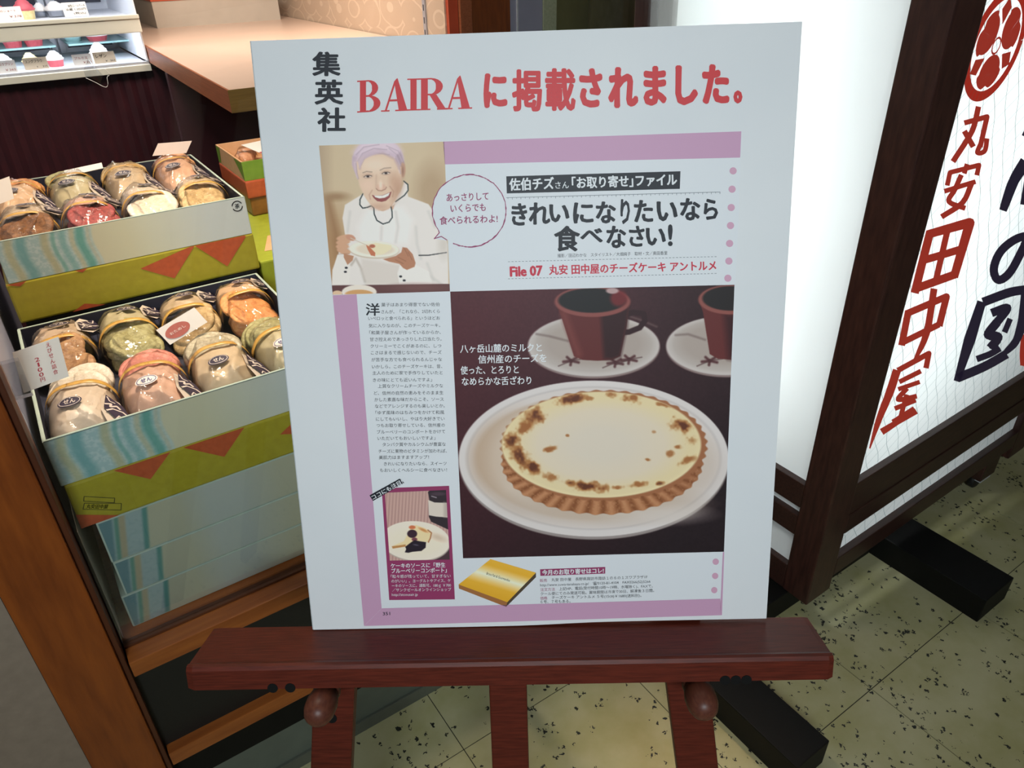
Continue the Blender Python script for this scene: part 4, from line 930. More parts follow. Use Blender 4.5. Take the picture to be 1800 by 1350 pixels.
# BAIRA serif capitals drawn in unit boxes
def cap(x0, x1, yb0, yb1, H, parts):
    out = []
    for p in parts:
        q = []
        for (a, h) in p: q.append((x0 + a * (x1 - x0), yb0 + a * (yb1 - yb0) - h * H))
        out.append(q)
    T.poly(out)
def arc(cx, cy, rx, ry, a0, a1, w0, w1, n=10):
    out = []; g_ = lambda t, k: (cx + (rx + k) * math.cos(t), cy + (ry + k * 0.8) * math.sin(t))
    for i in range(n):
        t0 = math.radians(a0 + (a1 - a0) * i / n); t1 = math.radians(a0 + (a1 - a0) * (i + 1) / n)
        wa = w0 + (w1 - w0) * math.sin(PI * i / n); wb = w0 + (w1 - w0) * math.sin(PI * (i + 1) / n)
        out.append([g_(t0, 0), g_(t1, 0), (cx + (rx - wb) * math.cos(t1), cy + (ry - wb * .7) * math.sin(t1)), (cx + (rx - wa) * math.cos(t0), cy + (ry - wa * .7) * math.sin(t0))])
    return out
Bp = [[(0, 0), (.42, 0), (.42, .04), (0, .04)], [(0, .96), (.42, .96), (.42, 1), (0, 1)], [(.12, 0), (.38, 0), (.38, 1), (.12, 1)], [(.38, .48), (.5, .48), (.5, .53), (.38, .53)], [(.38, .96), (.5, .96), (.5, 1), (.38, 1)], [(.38, 0), (.5, 0), (.5, .05), (.38, .05)]]
cap(628, 669, 198, 196, 56, Bp + arc(.48, .745, .42, .255, -90, 90, .05, .27) + arc(.5, .26, .5, .26, -90, 90, .05, .29))
Ap = [[(.0, 0), (.3, 0), (.3, .04), (.0, .04)], [(.5, 0), (1, 0), (1, .04), (.5, .04)], [(.13, .03), (.2, .03), (.56, 1), (.46, .9)], [(.62, .03), (.92, .03), (.58, 1), (.46, .9)], [(.26, .30), (.72, .30), (.70, .36), (.28, .36)]]
cap(670, 720, 196.5, 194.5, 58, Ap)
cap(716, 738, 194.5, 194, 56, [[(0, 0), (1, 0), (1, .04), (0, .04)], [(0, .96), (1, .96), (1, 1), (0, 1)], [(.25, 0), (.75, 0), (.75, 1), (.25, 1)]])
cap(735, 787, 194, 192.5, 56, [[(0, 0), (.42, 0), (.42, .04), (0, .04)], [(0, .96), (.42, .96), (.42, 1), (0, 1)], [(.10, 0), (.33, 0), (.33, 1), (.10, 1)], [(.33, .46), (.46, .46), (.46, .51), (.33, .51)], [(.33, .96), (.46, .96), (.46, 1), (.33, 1)], [(.38, .48), (.62, .48), (.92, .05), (.66, .05)], [(.64, 0), (1.0, 0), (1.0, .05), (.64, .05)]] + arc(.44, .73, .40, .27, -90, 90, .05, .24))
cap(781, 830, 192.5, 191, 59, Ap)
T.obj('headline_lettering', M['i_red'], L2, poster)
# bar lettering
T = Txt(); T.line('佐伯チズ', 895, 324.5, 974, 322, 23, 0.03).line('さん', 976, 325.5, 1000, 325, 14, 0.01).line('「お取り寄せ」', 1005, 321.5, 1113, 318, 22, 0.03).line('ファイル', 1117, 317.5, 1190, 315.5, 22, 0.035)
T.obj('bar_lettering', M['i_white'], L3, poster)
# ruler line with ticks, dashed lines
T = Txt(); T.poly(ribbon([(890, 347.5), (1266, 337.5)], 0.9))
for k in range(50): x_ = 893 + k * 7.6; y_ = 347.5 - (x_ - 890) * 0.0266; T.poly(ribbon([(x_, y_), (x_, y_ + (3.5 if k % 2 else 2.2))], 0.8))
for (a, c, d, e) in ((893, 460, 1260, 451), (893, 490, 1260, 480.5)):
    for k in range(60): x_ = a + k * 6.15; y_ = c + (e - c) * (x_ - a) / (d - a); T.poly(ribbon([(x_, y_), (x_ + 3.6, y_)], 0.9))
T.obj('printed_rules', M['i_grey'], L2, poster)
# brush-like title
T = Txt()
def zb(s, boxes, bold):
    for ch, (a, b_, c, d) in zip(s, boxes): T.fit(ch, 860 + a / 3.913, 260 + b_ / 3.913, 860 + c / 3.913, 260 + d / 3.913, bold)
zb('きれいになりたいなら', [(152, 380, 262, 535), (272, 375, 420, 528), (412, 388, 552, 512), (576, 375, 718, 520), (732, 368, 872, 520), (902, 352, 968, 525), (994, 358, 1128, 512), (1150, 368, 1296, 505), (1312, 345, 1452, 500), (1474, 350, 1574, 495)], 0.036)
zb('食べなさい!', [(445, 535, 625, 712), (625, 552, 782, 650), (805, 535, 942, 690), (960, 535, 1068, 680), (1076, 550, 1215, 672), (1228, 525, 1262, 676)], 0.034)
T.obj('title_lettering', M['i_black'], L2, poster)
T = Txt(); T.line('撮影／田辺わかな　スタイリスト／大畑純子　取材・文／奥田香里', 980, 449.5, 1173, 444.5, 7.2); T.obj('credit_lettering', M['i_black'], L2, poster)
T = Txt()
T.line('File 07', 896, 476.5, 954, 474.5, 24, 0.045).line('丸安 田中屋のチーズケーキ アントルメ', 965, 474.5, 1259, 466.5, 18.5, 0.028); T.obj('file_lettering', M['i_crimson'], L2, poster)
# article
T = Txt(); T.fit('洋', 643, 533, 668, 555, 0.02)
art = ['菓子はあまり得意でない佐伯', 'さんが、「これなら、2切れくら', 'いペロッと食べられる」というほどお', '気に入りなのが、このチーズケーキ。', '「和菓子屋さんが作っているからか、', '甘さ控えめであっさりした口当たり。', 'クリーミーでこくがあるのに、しつ', 'こさはまるで感じないので、チーズ', 'が苦手な方でも食べられるんじゃな', 'いかしら。このチーズケーキは、昔、', '主人のために家で手作りしていたと', 'きの味にとても近いんですよ」', '上質なクリームチーズやミルクな', 'ど、信州の自然の恵みをそのまま生', 'かした素直な味だからこそ、ソース', 'などでアレンジするのも楽しいとか。', '「ゆず風味のはちみつをかけて和風', 'にしてもいいし、やはり大好きでい', 'つもお取り寄せしている、信州産の', 'ブルーベリーのコンポートをかけて', 'いただいてもおいしいですよ」', 'タンパク質やカルシウムが豊富な', 'チーズに果物のビタミンが加われば、', '美肌力はますますアップ！', 'きれいになりたいなら、スイーツ', 'もおいしくヘルシーに食べなさい！']
ys = [132, 178, 222, 270, 316, 360, 405, 448, 494, 540, 582, 628, 668, 714, 757, 800, 843, 885, 927, 970, 1012, 1053, 1097, 1138, 1180, 1222]
xe = {3: 802, 4: 806, 5: 812, 10: 818, 11: 748, 15: 832, 20: 770, 23: 728, 22: 846}
for i, (s, y) in enumerate(zip(art, ys)):
    xl = 328 + (y - 222) * 0.077
    if i < 2: xl = 414
    if i in (12, 21, 24): xl += 30
    xr = xe.get(i, 797 + (y - 132) * 0.045)
    T.line(s, 560 + xl / 3.75, 500 + (y + 1.5) / 3.75, 560 + xr / 3.75, 500 + (y - 1.5) / 3.75, 7.3, 0.0)
T.obj('article_lettering', M['i_black'], L2, poster)
# speech bubble
T = Txt(); ring = [(825 + 64.5 * math.cos(math.radians(a)), 370.5 + 63.5 * math.sin(math.radians(a))) for a in range(146, 146 + 345, 6)]
c0 = (825, 370.5)
T.poly([[c0, p, q] for p, q in zip(ring, ring[1:] + ring[:1])]); T.poly([[(773, 408), (763, 419.5), (787, 423)]])
T.obj('speech_bubble', M['i_page'], L3, poster)
T = Txt(); rr = random.Random(3)
for rep in range(2):
    pts = [(825 + (64.5 + rr.uniform(-.9, .9)) * math.cos(math.radians(a)), 370.5 + (63.5 + rr.uniform(-.9, .9)) * math.sin(math.radians(a))) for a in range(146, 146 + 331, 5)]
    T.poly(ribbon(pts, [rr.uniform(.7, 1.9) for _ in pts]))
T.poly(ribbon([(771, 405), (772.5, 409), (763.5, 419.5), (776, 415.5), (786, 422)], 1.6)); T.obj('bubble_outline', M['i_plum'], L4, poster)
T = Txt(); T.line('あっさりして', 785, 347.5, 859, 344.5, 15.5, 0.018).line('いくらでも', 792, 366.5, 854, 364, 15.5, 0.018).line('食べられるわよ!', 773, 388, 875, 384, 15.5, 0.018)
T.obj('bubble_lettering', M['i_plum'], L4, poster)

# portrait picture
def S(k, ox, oy):
    def f(p): return (ox + p[0] / k, oy + p[1] / k)
    return f
def scaled(pic, k, ox, oy):
    """work in magnified image pixels"""
    q = Pic((pic.X - ox) * k, (pic.Y - oy) * k, (0, 0, 0)); q.c = pic.c; return q
def paint_portrait(pic):
    q = scaled(pic, 4.5, 540, 230); X, Y = q.X, q.Y
    q.c[:] = (208, 186, 148)
    q.mix(np.clip((X - 900) / 500, 0, 1), (190, 160, 120), .8); q.mix(np.clip(1 - (X - 90) / 130, 0, 1), (176, 150, 120), .8)
    q.mix(np.clip((Y - 450) / 400, 0, 1) * np.clip((420 - X) / 200, 0, 1), (176, 132, 84), .9)
    q.line([(170, 560), (230, 820), (250, 980)], 50, (150, 104, 62), 60, .7); q.ell(230, 520, 90, 30, (150, 110, 70), 40, 0, .7)
    q.ell(980, 480, 120, 200, (170, 136, 98), 120, 0, .6)
    # blouse
    q.poly([(440, 500), (300, 585), (280, 690), (300, 820), (255, 950), (200, 1100), (195, 1225), (1118, 1220), (1112, 900), (1060, 720), (960, 580), (800, 520), (790, 470), (700, 560), (620, 650), (550, 620), (480, 590)], (228, 222, 214), 8)
    q.poly([(560, 600), (470, 620), (400, 760), (420, 900), (800, 900), (840, 700), (760, 600)], (236, 232, 226), 60, .8)
    for L in ([(700, 640), (720, 760), (700, 880)], [(590, 760), (585, 860)], [(860, 760), (870, 900), (900, 1010)], [(960, 640), (1010, 760)], [(340, 640), (320, 800)], [(430, 1100), (460, 1200)], [(950, 1050), (1000, 1180)], [(900, 1100), (1060, 1210)]):
        q.line(L, 14, (204, 200, 192), 26, .75)
    q.poly([(205, 1100), (240, 980), (300, 1010), (345, 1070), (330, 1215), (200, 1225)], (232, 226, 216), 6); q.line([(350, 1060), (385, 1010), (430, 1090), (460, 1190)], 12, (170, 155, 138), 20, .8)
    q.poly([(430, 1010), (740, 1060), (720, 1120), (740, 1215), (470, 1215), (430, 1120)], (214, 204, 192), 30, .8)
    q.poly([(735, 1060), (860, 1060), (960, 1110), (990, 1215), (730, 1215), (715, 1130)], (234, 228, 220), 6)
    q.line([(885, 985), (960, 984), (1102, 962)], 9, (60, 62, 62), 3); q.ell(1080, 900, 40, 90, (200, 190, 176), 60, 0, .6)
    # neck and collar
    q.poly([(470, 520), (720, 500), (680, 620), (560, 640)], (206, 160, 128), 12)
    q.poly([(445, 495), (420, 560), (435, 605), (470, 612), (512, 590), (470, 540)], (232, 226, 218), 4); q.poly([(770, 400), (802, 440), (795, 490), (700, 570), (670, 600), (690, 540), (740, 480)], (230, 222, 212), 4)
    q.poly([(515, 595), (530, 640), (545, 690), (600, 735), (655, 715), (675, 670), (664, 605), (600, 640)], (232, 226, 220), 5)
    q.line([(442, 498), (418, 545), (418, 585), (440, 612), (478, 605), (510, 592), (528, 610), (532, 660), (552, 708), (600, 737), (648, 722), (674, 685), (672, 640), (664, 602)], 10, (52, 62, 62), 3)
    q.line([(765, 398), (797, 425), (800, 470), (770, 510), (700, 560)], 10, (52, 62, 62), 3)
    # head
    q.ell(562, 235, 205, 175, (206, 182, 196), 14); q.poly([(360, 200), (355, 270), (400, 385), (425, 330), (420, 220)], (196, 170, 186), 14); q.poly([(700, 200), (740, 345), (772, 270), (740, 160)], (176, 150, 164), 14)
    q.ell(757, 310, 22, 62, (196, 150, 122), 8); q.ell(757, 318, 9, 34, (160, 112, 90), 10, 0, .8)
    q.poly([(392, 250), (396, 350), (415, 430), (450, 510), (505, 590), (570, 630), (640, 620), (695, 560), (730, 480), (748, 390), (742, 290), (690, 215), (600, 180), (490, 190), (420, 215)], (226, 194, 164), 14)
    q.ell(540, 270, 120, 60, (238, 214, 188), 80, 0, .8); q.ell(480, 430, 50, 45, (236, 200, 172), 50, 0, .8); q.ell(690, 400, 40, 60, (206, 160, 128), 50, 0, .8); q.ell(715, 470, 30, 80, (190, 140, 110), 50, 20, .7)
    q.ell(570, 600, 70, 24, (206, 158, 130), 30, 0, .6)
    for (cx, cy, rx, ry, rot) in ((470, 130, 110, 38, -20), (640, 120, 110, 40, 20), (560, 110, 140, 30, 0)): q.ell(cx, cy, rx, ry, (222, 202, 214), 30, rot, .7)
    for L in ([(395, 230), (430, 170), (520, 130), (620, 140)], [(420, 260), (450, 200), (540, 165), (640, 180)], [(640, 130), (700, 180), (735, 270)], [(620, 110), (710, 150), (755, 240)], [(380, 180), (440, 120), (560, 100)], [(690, 210), (722, 280), (732, 330)], [(378, 250), (385, 320), (398, 370)]):
        q.line(L, 7, (226, 208, 220), 14, .6); q.line([(x + 9, y + 9) for x, y in L], 5, (160, 134, 150), 12, .6)
    q.line([(418, 300), (428, 235), (490, 190), (600, 176), (690, 222), (728, 300)], 12, (188, 156, 160), 20, .7)
    q.poly([(400, 240), (430, 190), (520, 160), (600, 165), (540, 185), (450, 225), (415, 300)], (204, 180, 194), 10, .8)
    q.line([(442, 332), (470, 322), (512, 326)], 7, (150, 120, 104), 8, .8); q.line([(578, 312), (610, 296), (662, 292)], 7, (150, 120, 104), 8, .8)
    for cx, cy, r in ((481, 362, -4), (624, 336, -8)):
        q.ell(cx, cy - 6, 40, 20, (206, 166, 138), 16, r, .7); q.ell(cx, cy, 29, 8, (222, 205, 190), 4, r); q.ell(cx, cy, 12, 8, (54, 40, 38), 3); q.line([(cx - 32, cy + 3), (cx - 12, cy - 9), (cx + 12, cy - 10), (cx + 32, cy - 4)], 5, (70, 50, 44), 4); q.line([(cx - 26, cy + 10), (cx, cy + 13), (cx + 26, cy + 6)], 3, (170, 128, 104), 5, .8)
    q.line([(548, 350), (545, 430), (545, 452)], 10, (208, 168, 140), 14, .7); q.ell(585, 445, 38, 26, (222, 178, 150), 14); q.ell(582, 430, 14, 34, (244, 216, 192), 16, 0, .9); q.line([(548, 458), (562, 472), (590, 474), (618, 462), (628, 446)], 6, (164, 108, 86), 8, .9)
    q.line([(515, 470), (492, 505), (500, 540)], 7, (196, 146, 120), 12, .8); q.line([(655, 440), (684, 480), (676, 520)], 7, (186, 134, 108), 12, .8)
    q.poly([(512, 508), (545, 512), (600, 508), (645, 490), (668, 480), (655, 525), (625, 553), (590, 562), (555, 556), (530, 535)], (152, 70, 66), 4); q.poly([(528, 512), (600, 511), (655, 488), (643, 514), (612, 530), (570, 534), (540, 525)], (240, 232, 224), 3)
    for k in range(5): q.line([(552 + k * 20, 512 - k * 2), (553 + k * 20, 532 - k * 3)], 1.5, (196, 180, 172), 2, .6)
    # plate, spoon, hands
    q.poly([(600, 1015), (700, 990), (745, 960), (755, 920), (790, 925), (835, 975), (858, 1045), (850, 1075), (790, 1100), (760, 1085), (730, 1052), (650, 1035)], (186, 124, 88), 6)
    for L in ([(770, 930), (800, 990)], [(720, 1000), (780, 1030)], [(700, 1020), (760, 1050)], [(800, 960), (830, 1020)]): q.line(L, 6, (150, 92, 62), 8, .7)
    q.ell(530, 942, 200, 70, (206, 192, 170), 4, 2); q.ell(530, 936, 196, 64, (238, 230, 212), 4, 2); q.ell(540, 938, 150, 44, (226, 212, 186), 10, 2)
    q.poly([(472, 905), (540, 885), (668, 905), (665, 935), (610, 972), (545, 985), (500, 975)], (236, 222, 180), 5); q.poly([(465, 900), (492, 915), (540, 965), (538, 992), (505, 985), (480, 940)], (204, 112, 72), 5); q.ell(515, 912, 24, 14, (186, 100, 70), 6)
    for cx, cy, rx, ry, rot in ((300, 845, 68, 24, -8), (285, 880, 56, 22, -6), (280, 915, 52, 22, 0), (290, 950, 56, 24, 14)): q.ell(cx, cy, rx, ry, (214, 162, 124), 6, rot); q.line([(cx - 45, cy + ry), (cx + 45, cy + ry - 3)], 4, (164, 108, 76), 6, .7)
    q.ell(345, 845, 40, 22, (208, 146, 116), 6, 20); q.poly([(290, 970), (370, 990), (360, 1025), (320, 1060), (290, 1000)], (190, 134, 98), 6)
    q.line([(345, 848), (420, 882), (468, 902)], 6, (210, 196, 172), 4)
    for cx, cy in ((310, 1083), (303, 1115), (740, 1152), (768, 1183)): q.ell(cx, cy, 12, 9, (40, 40, 46), 3)
    # table and cup
    q.poly([(190, 1222), (1140, 1210), (1140, 1290), (190, 1310)], (98, 56, 54), 5); q.ell(860, 1240, 200, 30, (120, 76, 70), 40, 0, .6)
    q.ell(240, 1285, 40, 22, (226, 190, 150), 5); q.ell(412, 1275, 138, 58, (232, 222, 206), 5); q.ell(412, 1292, 112, 36, (214, 158, 92), 6)
    g_ = q.c.mean(-1, keepdims=True); q.c = (q.c * .86 + g_ * .14) * np.array([.955, .96, .97])
    return q
picture('printed_portrait', [(561, 256), (781, 249), (791, 512), (585, 518)], 260, 290, (208, 186, 148), paint_portrait, L2, poster, pconv)

# cheesecake picture
def paint_cake(pic):
    q = scaled(pic, 2.7, 780, 500); X, Y = q.X, q.Y
    g_ = np.clip((X + Y - 300) / 2000, 0, 1)[..., None]; q.c = np.array([92, 40, 48]) * (1 - g_) + np.array([46, 34, 38]) * g_
    q.mix(np.clip((X - 850) / 500, 0, 1) * np.clip((500 - Y) / 300, 0, 1), (54, 34, 38), .8)
    q.c += (vnoise(X, Y, 9, 3)[..., None] - .5) * 5
    def saucer(cx, cy, rx, ry):
        q.ell(cx, cy + 10, rx, ry, (150, 130, 126), 6); q.ell(cx, cy, rx, ry, (204, 196, 190), 5); q.ell(cx, cy - 4, rx * .93, ry * .9, (190, 180, 172), 16); q.ell(cx, cy - 10, rx * .8, ry * .74, (176, 162, 152), 30, 0, .8)
    saucer(712, 290, 312, 146); saucer(1340, 290, 284, 140)
    for L in ([(440, 235), (500, 245), (590, 268)], [(880, 150), (940, 170), (1010, 200)], [(1100, 240), (1160, 236), (1240, 262)]): q.line(L, 7, (120, 100, 96), 12, .8)
    for cx, cy in ((605, 362), (815, 370), (880, 355), (1262, 362)):
        for a in range(5): q.line([(cx, cy), (cx + 38 * math.cos(a * 1.257 + .4), cy + 20 * math.sin(a * 1.257 + .4))], 12, (84, 40, 44), 8, .85)
        q.line([(cx - 60, cy + 25), (cx, cy), (cx + 60, cy - 10)], 5, (90, 60, 60), 6, .8)
    # handle and cups
    q.line([(845, 150), (900, 132), (950, 140), (955, 172), (930, 205), (880, 225), (835, 230)], 26, (58, 26, 32), 5)
    q.poly([(530, 85), (560, 160), (618, 340), (660, 358), (730, 362), (800, 358), (838, 340), (868, 200), (884, 75)], (108, 46, 44), 4)
    q.poly([(745, 140), (884, 90), (868, 200), (838, 340), (800, 356), (760, 350)], (58, 26, 30), 26, .95); q.line([(570, 140), (640, 330)], 34, (140, 72, 66), 30, .6)
    q.ell(706, 82, 180, 72, (150, 84, 78), 5); q.ell(704, 76, 160, 58, (38, 36, 36), 6); q.ell(830, 66, 40, 38, (130, 40, 44), 20, 0, .9); q.ell(800, 30, 30, 14, (190, 160, 158), 6)
    q.poly([(1212, 80), (1230, 130), (1262, 330), (1300, 352), (1420, 362), (1420, 60)], (112, 50, 48), 4); q.poly([(1330, 140), (1420, 140), (1420, 362), (1350, 350)], (66, 30, 34), 40, .9)
    q.ell(1360, 72, 152, 70, (152, 88, 80), 5); q.ell(1362, 66, 134, 58, (44, 38, 38), 6)
    # plate
    q.ell(712, 838, 640, 372, (160, 150, 146), 6); q.ell(712, 826, 640, 370, (222, 216, 212), 4); q.ell(712, 824, 604, 340, (200, 192, 188), 10); q.ell(712, 824, 596, 334, (220, 212, 206), 8)
    q.ell(700, 820, 548, 296, (206, 186, 166), 14); q.ell(740, 830, 540, 290, (222, 208, 192), 40)
    q.mix(q.mell(712, 826, 590, 330, 30) * np.clip((420 - X) / 260, 0, 1), (196, 166, 136), .6); q.ell(760, 1040, 420, 90, (196, 176, 156), 60, 0, .7); q.ell(1130, 860, 180, 150, (206, 192, 180), 80, 0, .6)
    q.ell(1010, 1090, 200, 40, (222, 214, 206), 50, 0, .6)
    # crust: scalloped wall
    ang = np.arctan2((Y - 780) / 262, (X - 758) / 486)
    top_m = q.mell(758, 764, 488 , 262, 4); side = q.mell(752, 840, 476 + 5 * np.cos(ang * 46), 250 + 4 * np.cos(ang * 46), 4)
    wall = np.clip(side + 0, 0, 1)
    fl_ = 0.5 + 0.5 * np.cos(ang * 46)
    q.mix(wall, (186, 124, 82)); q.mix(wall * (1 - fl_) ** 2, (140, 84, 48), .85); q.mix(wall * fl_ ** 4, (212, 154, 108), .6)
    q.mix(wall * np.clip((X - 1000) / 300, 0, 1), (140, 84, 54), .6); q.mix(wall * np.clip((vnoise(X, Y, 7, 8) - .55) * 3, 0, 1), (206, 150, 106), .4)
    sc = 1 + 0.012 * np.cos(ang * 46)
    r = np.sqrt(((X - 760) / 492) ** 2 + ((Y - 764) / 264) ** 2) / sc
    q.mix(np.clip((1 - r) * 60, 0, 1), (172, 112, 74)); r2 = np.sqrt(((X - 748) / 474) ** 2 + ((Y - 760) / 252) ** 2)
    q.mix(np.clip((1 - r2) * 40 + .4, 0, 1), (234, 216, 168)); q.mix(np.clip((.88 - r2) * 4, 0, 1), (228, 214, 188)); q.mix(np.clip((.6 - r2) * 3, 0, 1), (222, 212, 194), .8)
    m = np.clip((1 - r2) * 60, 0, 1); nz = vnoise(X, Y, 26, 11) * .6 + vnoise(X, Y, 11, 12) * .4
    def burn(cx, cy, rx, ry, rot, a, dark):
        t = math.radians(rot); dx = X - cx; dy = Y - cy; x = dx * math.cos(t) + dy * math.sin(t); y = -dx * math.sin(t) + dy * math.cos(t)
        d = np.sqrt((x / rx) ** 2 + (y / ry) ** 2) + (nz - .5) * 1.1
        q.mix(np.clip((1.25 - d) * 1.3, 0, 1) * m, (206, 150, 84), .75 * a); q.mix(np.clip((1.0 - d) * 1.8, 0, 1) * m, (168, 104, 56), .9 * a)
        if dark: q.mix(np.clip((.6 - d) * 2.2, 0, 1) * m, (104, 58, 40), .9)
    for a in ((610, 545, 74, 26, -12, 1, 1), (430, 625, 52, 44, -40, 1, 1), (380, 680, 46, 26, -30, 1, 0), (325, 745, 40, 46, 0, 1, 1), (375, 830, 76, 38, 52, 1, 1), (420, 860, 50, 26, 40, 1, 1), (505, 915, 36, 22, 20, .8, 0), (508, 780, 34, 13, -14, 1, 0), (586, 715, 10, 7, 0, .8, 0),
              (600, 940, 34, 16, 10, 1, 1), (690, 958, 96, 24, 4, 1, 1), (820, 962, 30, 12, 0, .9, 0), (930, 948, 44, 15, -8, .9, 0), (1030, 945, 30, 12, -10, .9, 1), (1130, 668, 56, 34, 10, 1, 1), (895, 540, 46, 22, 8, 1, 0), (800, 522, 30, 15, 0, .8, 0), (1055, 572, 44, 13, 14, .9, 0), (965, 830, 14, 9, 0, .9, 0),
              (1110, 770, 20, 12, 0, .9, 0), (1078, 802, 20, 18, 0, .8, 0), (1165, 830, 46, 20, -20, .9, 0), (960, 520, 60, 12, 12, .9, 1), (690, 540, 22, 12, 0, .7, 0), (1000, 700, 12, 8, 0, .5, 0), (1180, 740, 30, 26, 0, .6, 0)): burn(*a)
    q.mix(np.clip((.05 - np.abs(r2 - .985)) * 20, 0, 1) * m * np.clip((Y - 600) / 300, 0, 1), (244, 228, 176), .6)
    g_ = q.c.mean(-1, keepdims=True); q.c = (q.c * .88 + g_ * .12) * np.array([.95, .955, .96])
    return q
picture('printed_cake_photo', [(791.5, 512.5), (1291, 500.5), (1272.5, 969.5), (814, 981)], 520, 490, (80, 38, 42), paint_cake, L2, poster, lambda c: c * np.array([1.17, 1.14, 1.12]) - 14)
T = Txt()
for s, a, b_, c, d in (('八ヶ岳山麓のミルクと', 78, 305, 466, 298), ('信州産のチーズを', 164, 355, 488, 348), ('使った、とろりと', 80, 407, 356, 402), ('なめらかな舌ざわり', 86, 460, 416, 454)):
    T.line(s, 780 + a / 2.7, 500 + b_ / 2.7, 780 + c / 2.7, 500 + d / 2.7, 15.8, 0.016)
T.obj('photo_caption', M['i_white'], L3, poster)

# side note with small picture
def Z(x, y): return (640 + x / 6.137, 840 + y / 6.137)
flat('note_panel', [[Z(190, 110), Z(918, 84), Z(980, 1308), Z(272, 1316)]], M['i_plum'], L2, poster)
def paint_small(pic):
    q = scaled(pic, 6.137, 640, 840); X, Y = q.X, q.Y
    q.c[:] = (190, 160, 150); q.mix(.5 + .5 * np.sin((X + Y * .06) / 5.6 + .0), (150, 112, 112), np.clip((Y - 100) / 400, .25, .8)[..., None].mean() if False else .55); q.mix(np.clip((260 - Y) / 160, 0, 1), (176, 146, 140), .5)
    q.poly([(690, 150), (705, 235), (695, 260), (700, 420), (725, 470), (920, 560), (920, 120), (720, 120)], (48, 40, 46), 6); q.line([(730, 195), (780, 210)], 10, (150, 140, 150), 8); q.ell(800, 170, 80, 20, (70, 56, 66), 14)
    q.poly([(692, 235), (760, 262), (920, 268), (920, 425), (780, 415), (700, 400)], (204, 196, 186), 5); q.poly([(860, 262), (920, 268), (920, 425), (860, 420)], (170, 160, 152), 30, .8)
    q.poly([(900, 780), (930, 740), (930, 900), (640, 900), (760, 860)], (70, 52, 58), 8)
    q.ell(560, 688, 372, 214, (176, 166, 156), 8, 4); q.ell(556, 676, 372, 212, (222, 214, 200), 6, 4); q.ell(560, 690, 300, 150, (226, 214, 194), 60, 4, .8); q.ell(800, 640, 80, 30, (196, 178, 156), 40, 20, .8)
    q.poly([(300, 735), (430, 680), (480, 590), (500, 530), (560, 505), (660, 540), (728, 585), (715, 650), (690, 690), (600, 680), (450, 735), (310, 758)], (226, 204, 160), 8); q.poly([(300, 735), (450, 715), (450, 738), (310, 760)], (176, 128, 76), 6)
    q.ell(520, 530, 36, 20, (196, 112, 74), 8); q.ell(640, 560, 50, 14, (190, 130, 76), 14, 25, .9); q.line([(690, 560), (728, 590), (715, 650), (695, 690)], 12, (160, 106, 66), 8)
    q.ell(520, 600, 54, 44, (56, 36, 48), 8); q.ell(545, 660, 30, 20, (110, 60, 72), 10); q.poly([(510, 690), (545, 668), (600, 680), (670, 690), (665, 750), (620, 785), (520, 795), (480, 805), (440, 800), (455, 765), (445, 740)], (36, 28, 38), 6); q.ell(560, 720, 30, 8, (90, 84, 100), 8, 10, .8)
    return q
picture('printed_small_photo', [Z(225, 158), Z(885, 128), Z(925, 878), Z(278, 889)], 150, 170, (190, 160, 150), paint_small, L3, poster, pconv)
T = Txt()
T.poly([[Z(60, 185), Z(385, 5), Z(435, 50), Z(98, 246)]]); T.obj('note_tab', M['i_black'], L4, poster)
T = Txt(); a, b_ = Z(88, 212), Z(415, 32); T.line('ココにも注目!', a[0], a[1], b_[0], b_[1], 9.5, 0.02); T.obj('tab_lettering', M['i_white'], onp(.0015), poster)
T = Txt()
for s, x0, y0, x1, y1, em, bo in (('ケーキのソースに「野生', 288, 945, 878, 935, 9.2, .02), ('ブルーベリーコンポート」', 295, 1000, 892, 992, 9.2, .02), ('「粒々感が残っていて、甘すぎない', 290, 1060, 935, 1054, 6.6, 0), ('のがいい」。ヨーグルトやアイス、ケ', 296, 1110, 935, 1104, 6.6, 0), ('ーキのソースに。通販可。180ｇ ￥700', 300, 1160, 938, 1153, 6.6, 0), ('／サンクゼールオンラインショップ', 305, 1206, 940, 1199, 6.6, 0), ('http://stcousair.jp', 300, 1255, 580, 1252, 6.6, 0)):
    p, r_ = Z(x0, y0), Z(x1, y1); T.line(s, p[0], p[1], r_[0], r_[1], em, bo)
T.obj('note_lettering', M['i_white'], L3, poster)
# gold box picture
def gz(x, y): return (630 + x / 4.821, 830 + y / 4.821)
def paint_gold(pic):
    q = scaled(pic, 4.821, 630, 830); X, Y = q.X, q.Y; t = ((X - 1120) * (-270) + (Y - 735) * 215 * 1.0) / (270 ** 2 + 215 ** 2)
    d = (X * .0 + 0)
    # bands run parallel to the long edges: use the coordinate from the back edge to the front edge
    ex, ey = 385., 115.; fx, fy = -270., 215.; det = ex * fy - ey * fx
    s2 = (ex * (Y - 735) - ey * (X - 1120)) / det
    q.c[:] = (212, 166, 52); q.mix(np.clip(1 - np.abs(s2 - .48) / .30, 0, 1), (236, 226, 204)); q.mix(np.clip((s2 - .8) * 5, 0, 1), (206, 158, 40), .7); q.mix(np.clip((.12 - s2) * 5, 0, 1), (214, 172, 70), .7)
    return q
picture('gold_box_print', [gz(1120, 735), gz(1505, 850), gz(1262, 1100), gz(850, 950)], 80, 60, (212, 166, 52), paint_gold, L2, poster, pconv)
flat('gold_box_side', [[gz(850, 950), gz(1262, 1100), gz(1252, 1140), gz(852, 984)]], ink('print_box_brown', (170, 112, 62)), L2, poster)
flat('gold_box_side', [[gz(1505, 850), gz(1505, 888), gz(1252, 1140), gz(1262, 1100)]], ink('print_box_dark', (84, 70, 52)), L2, poster)
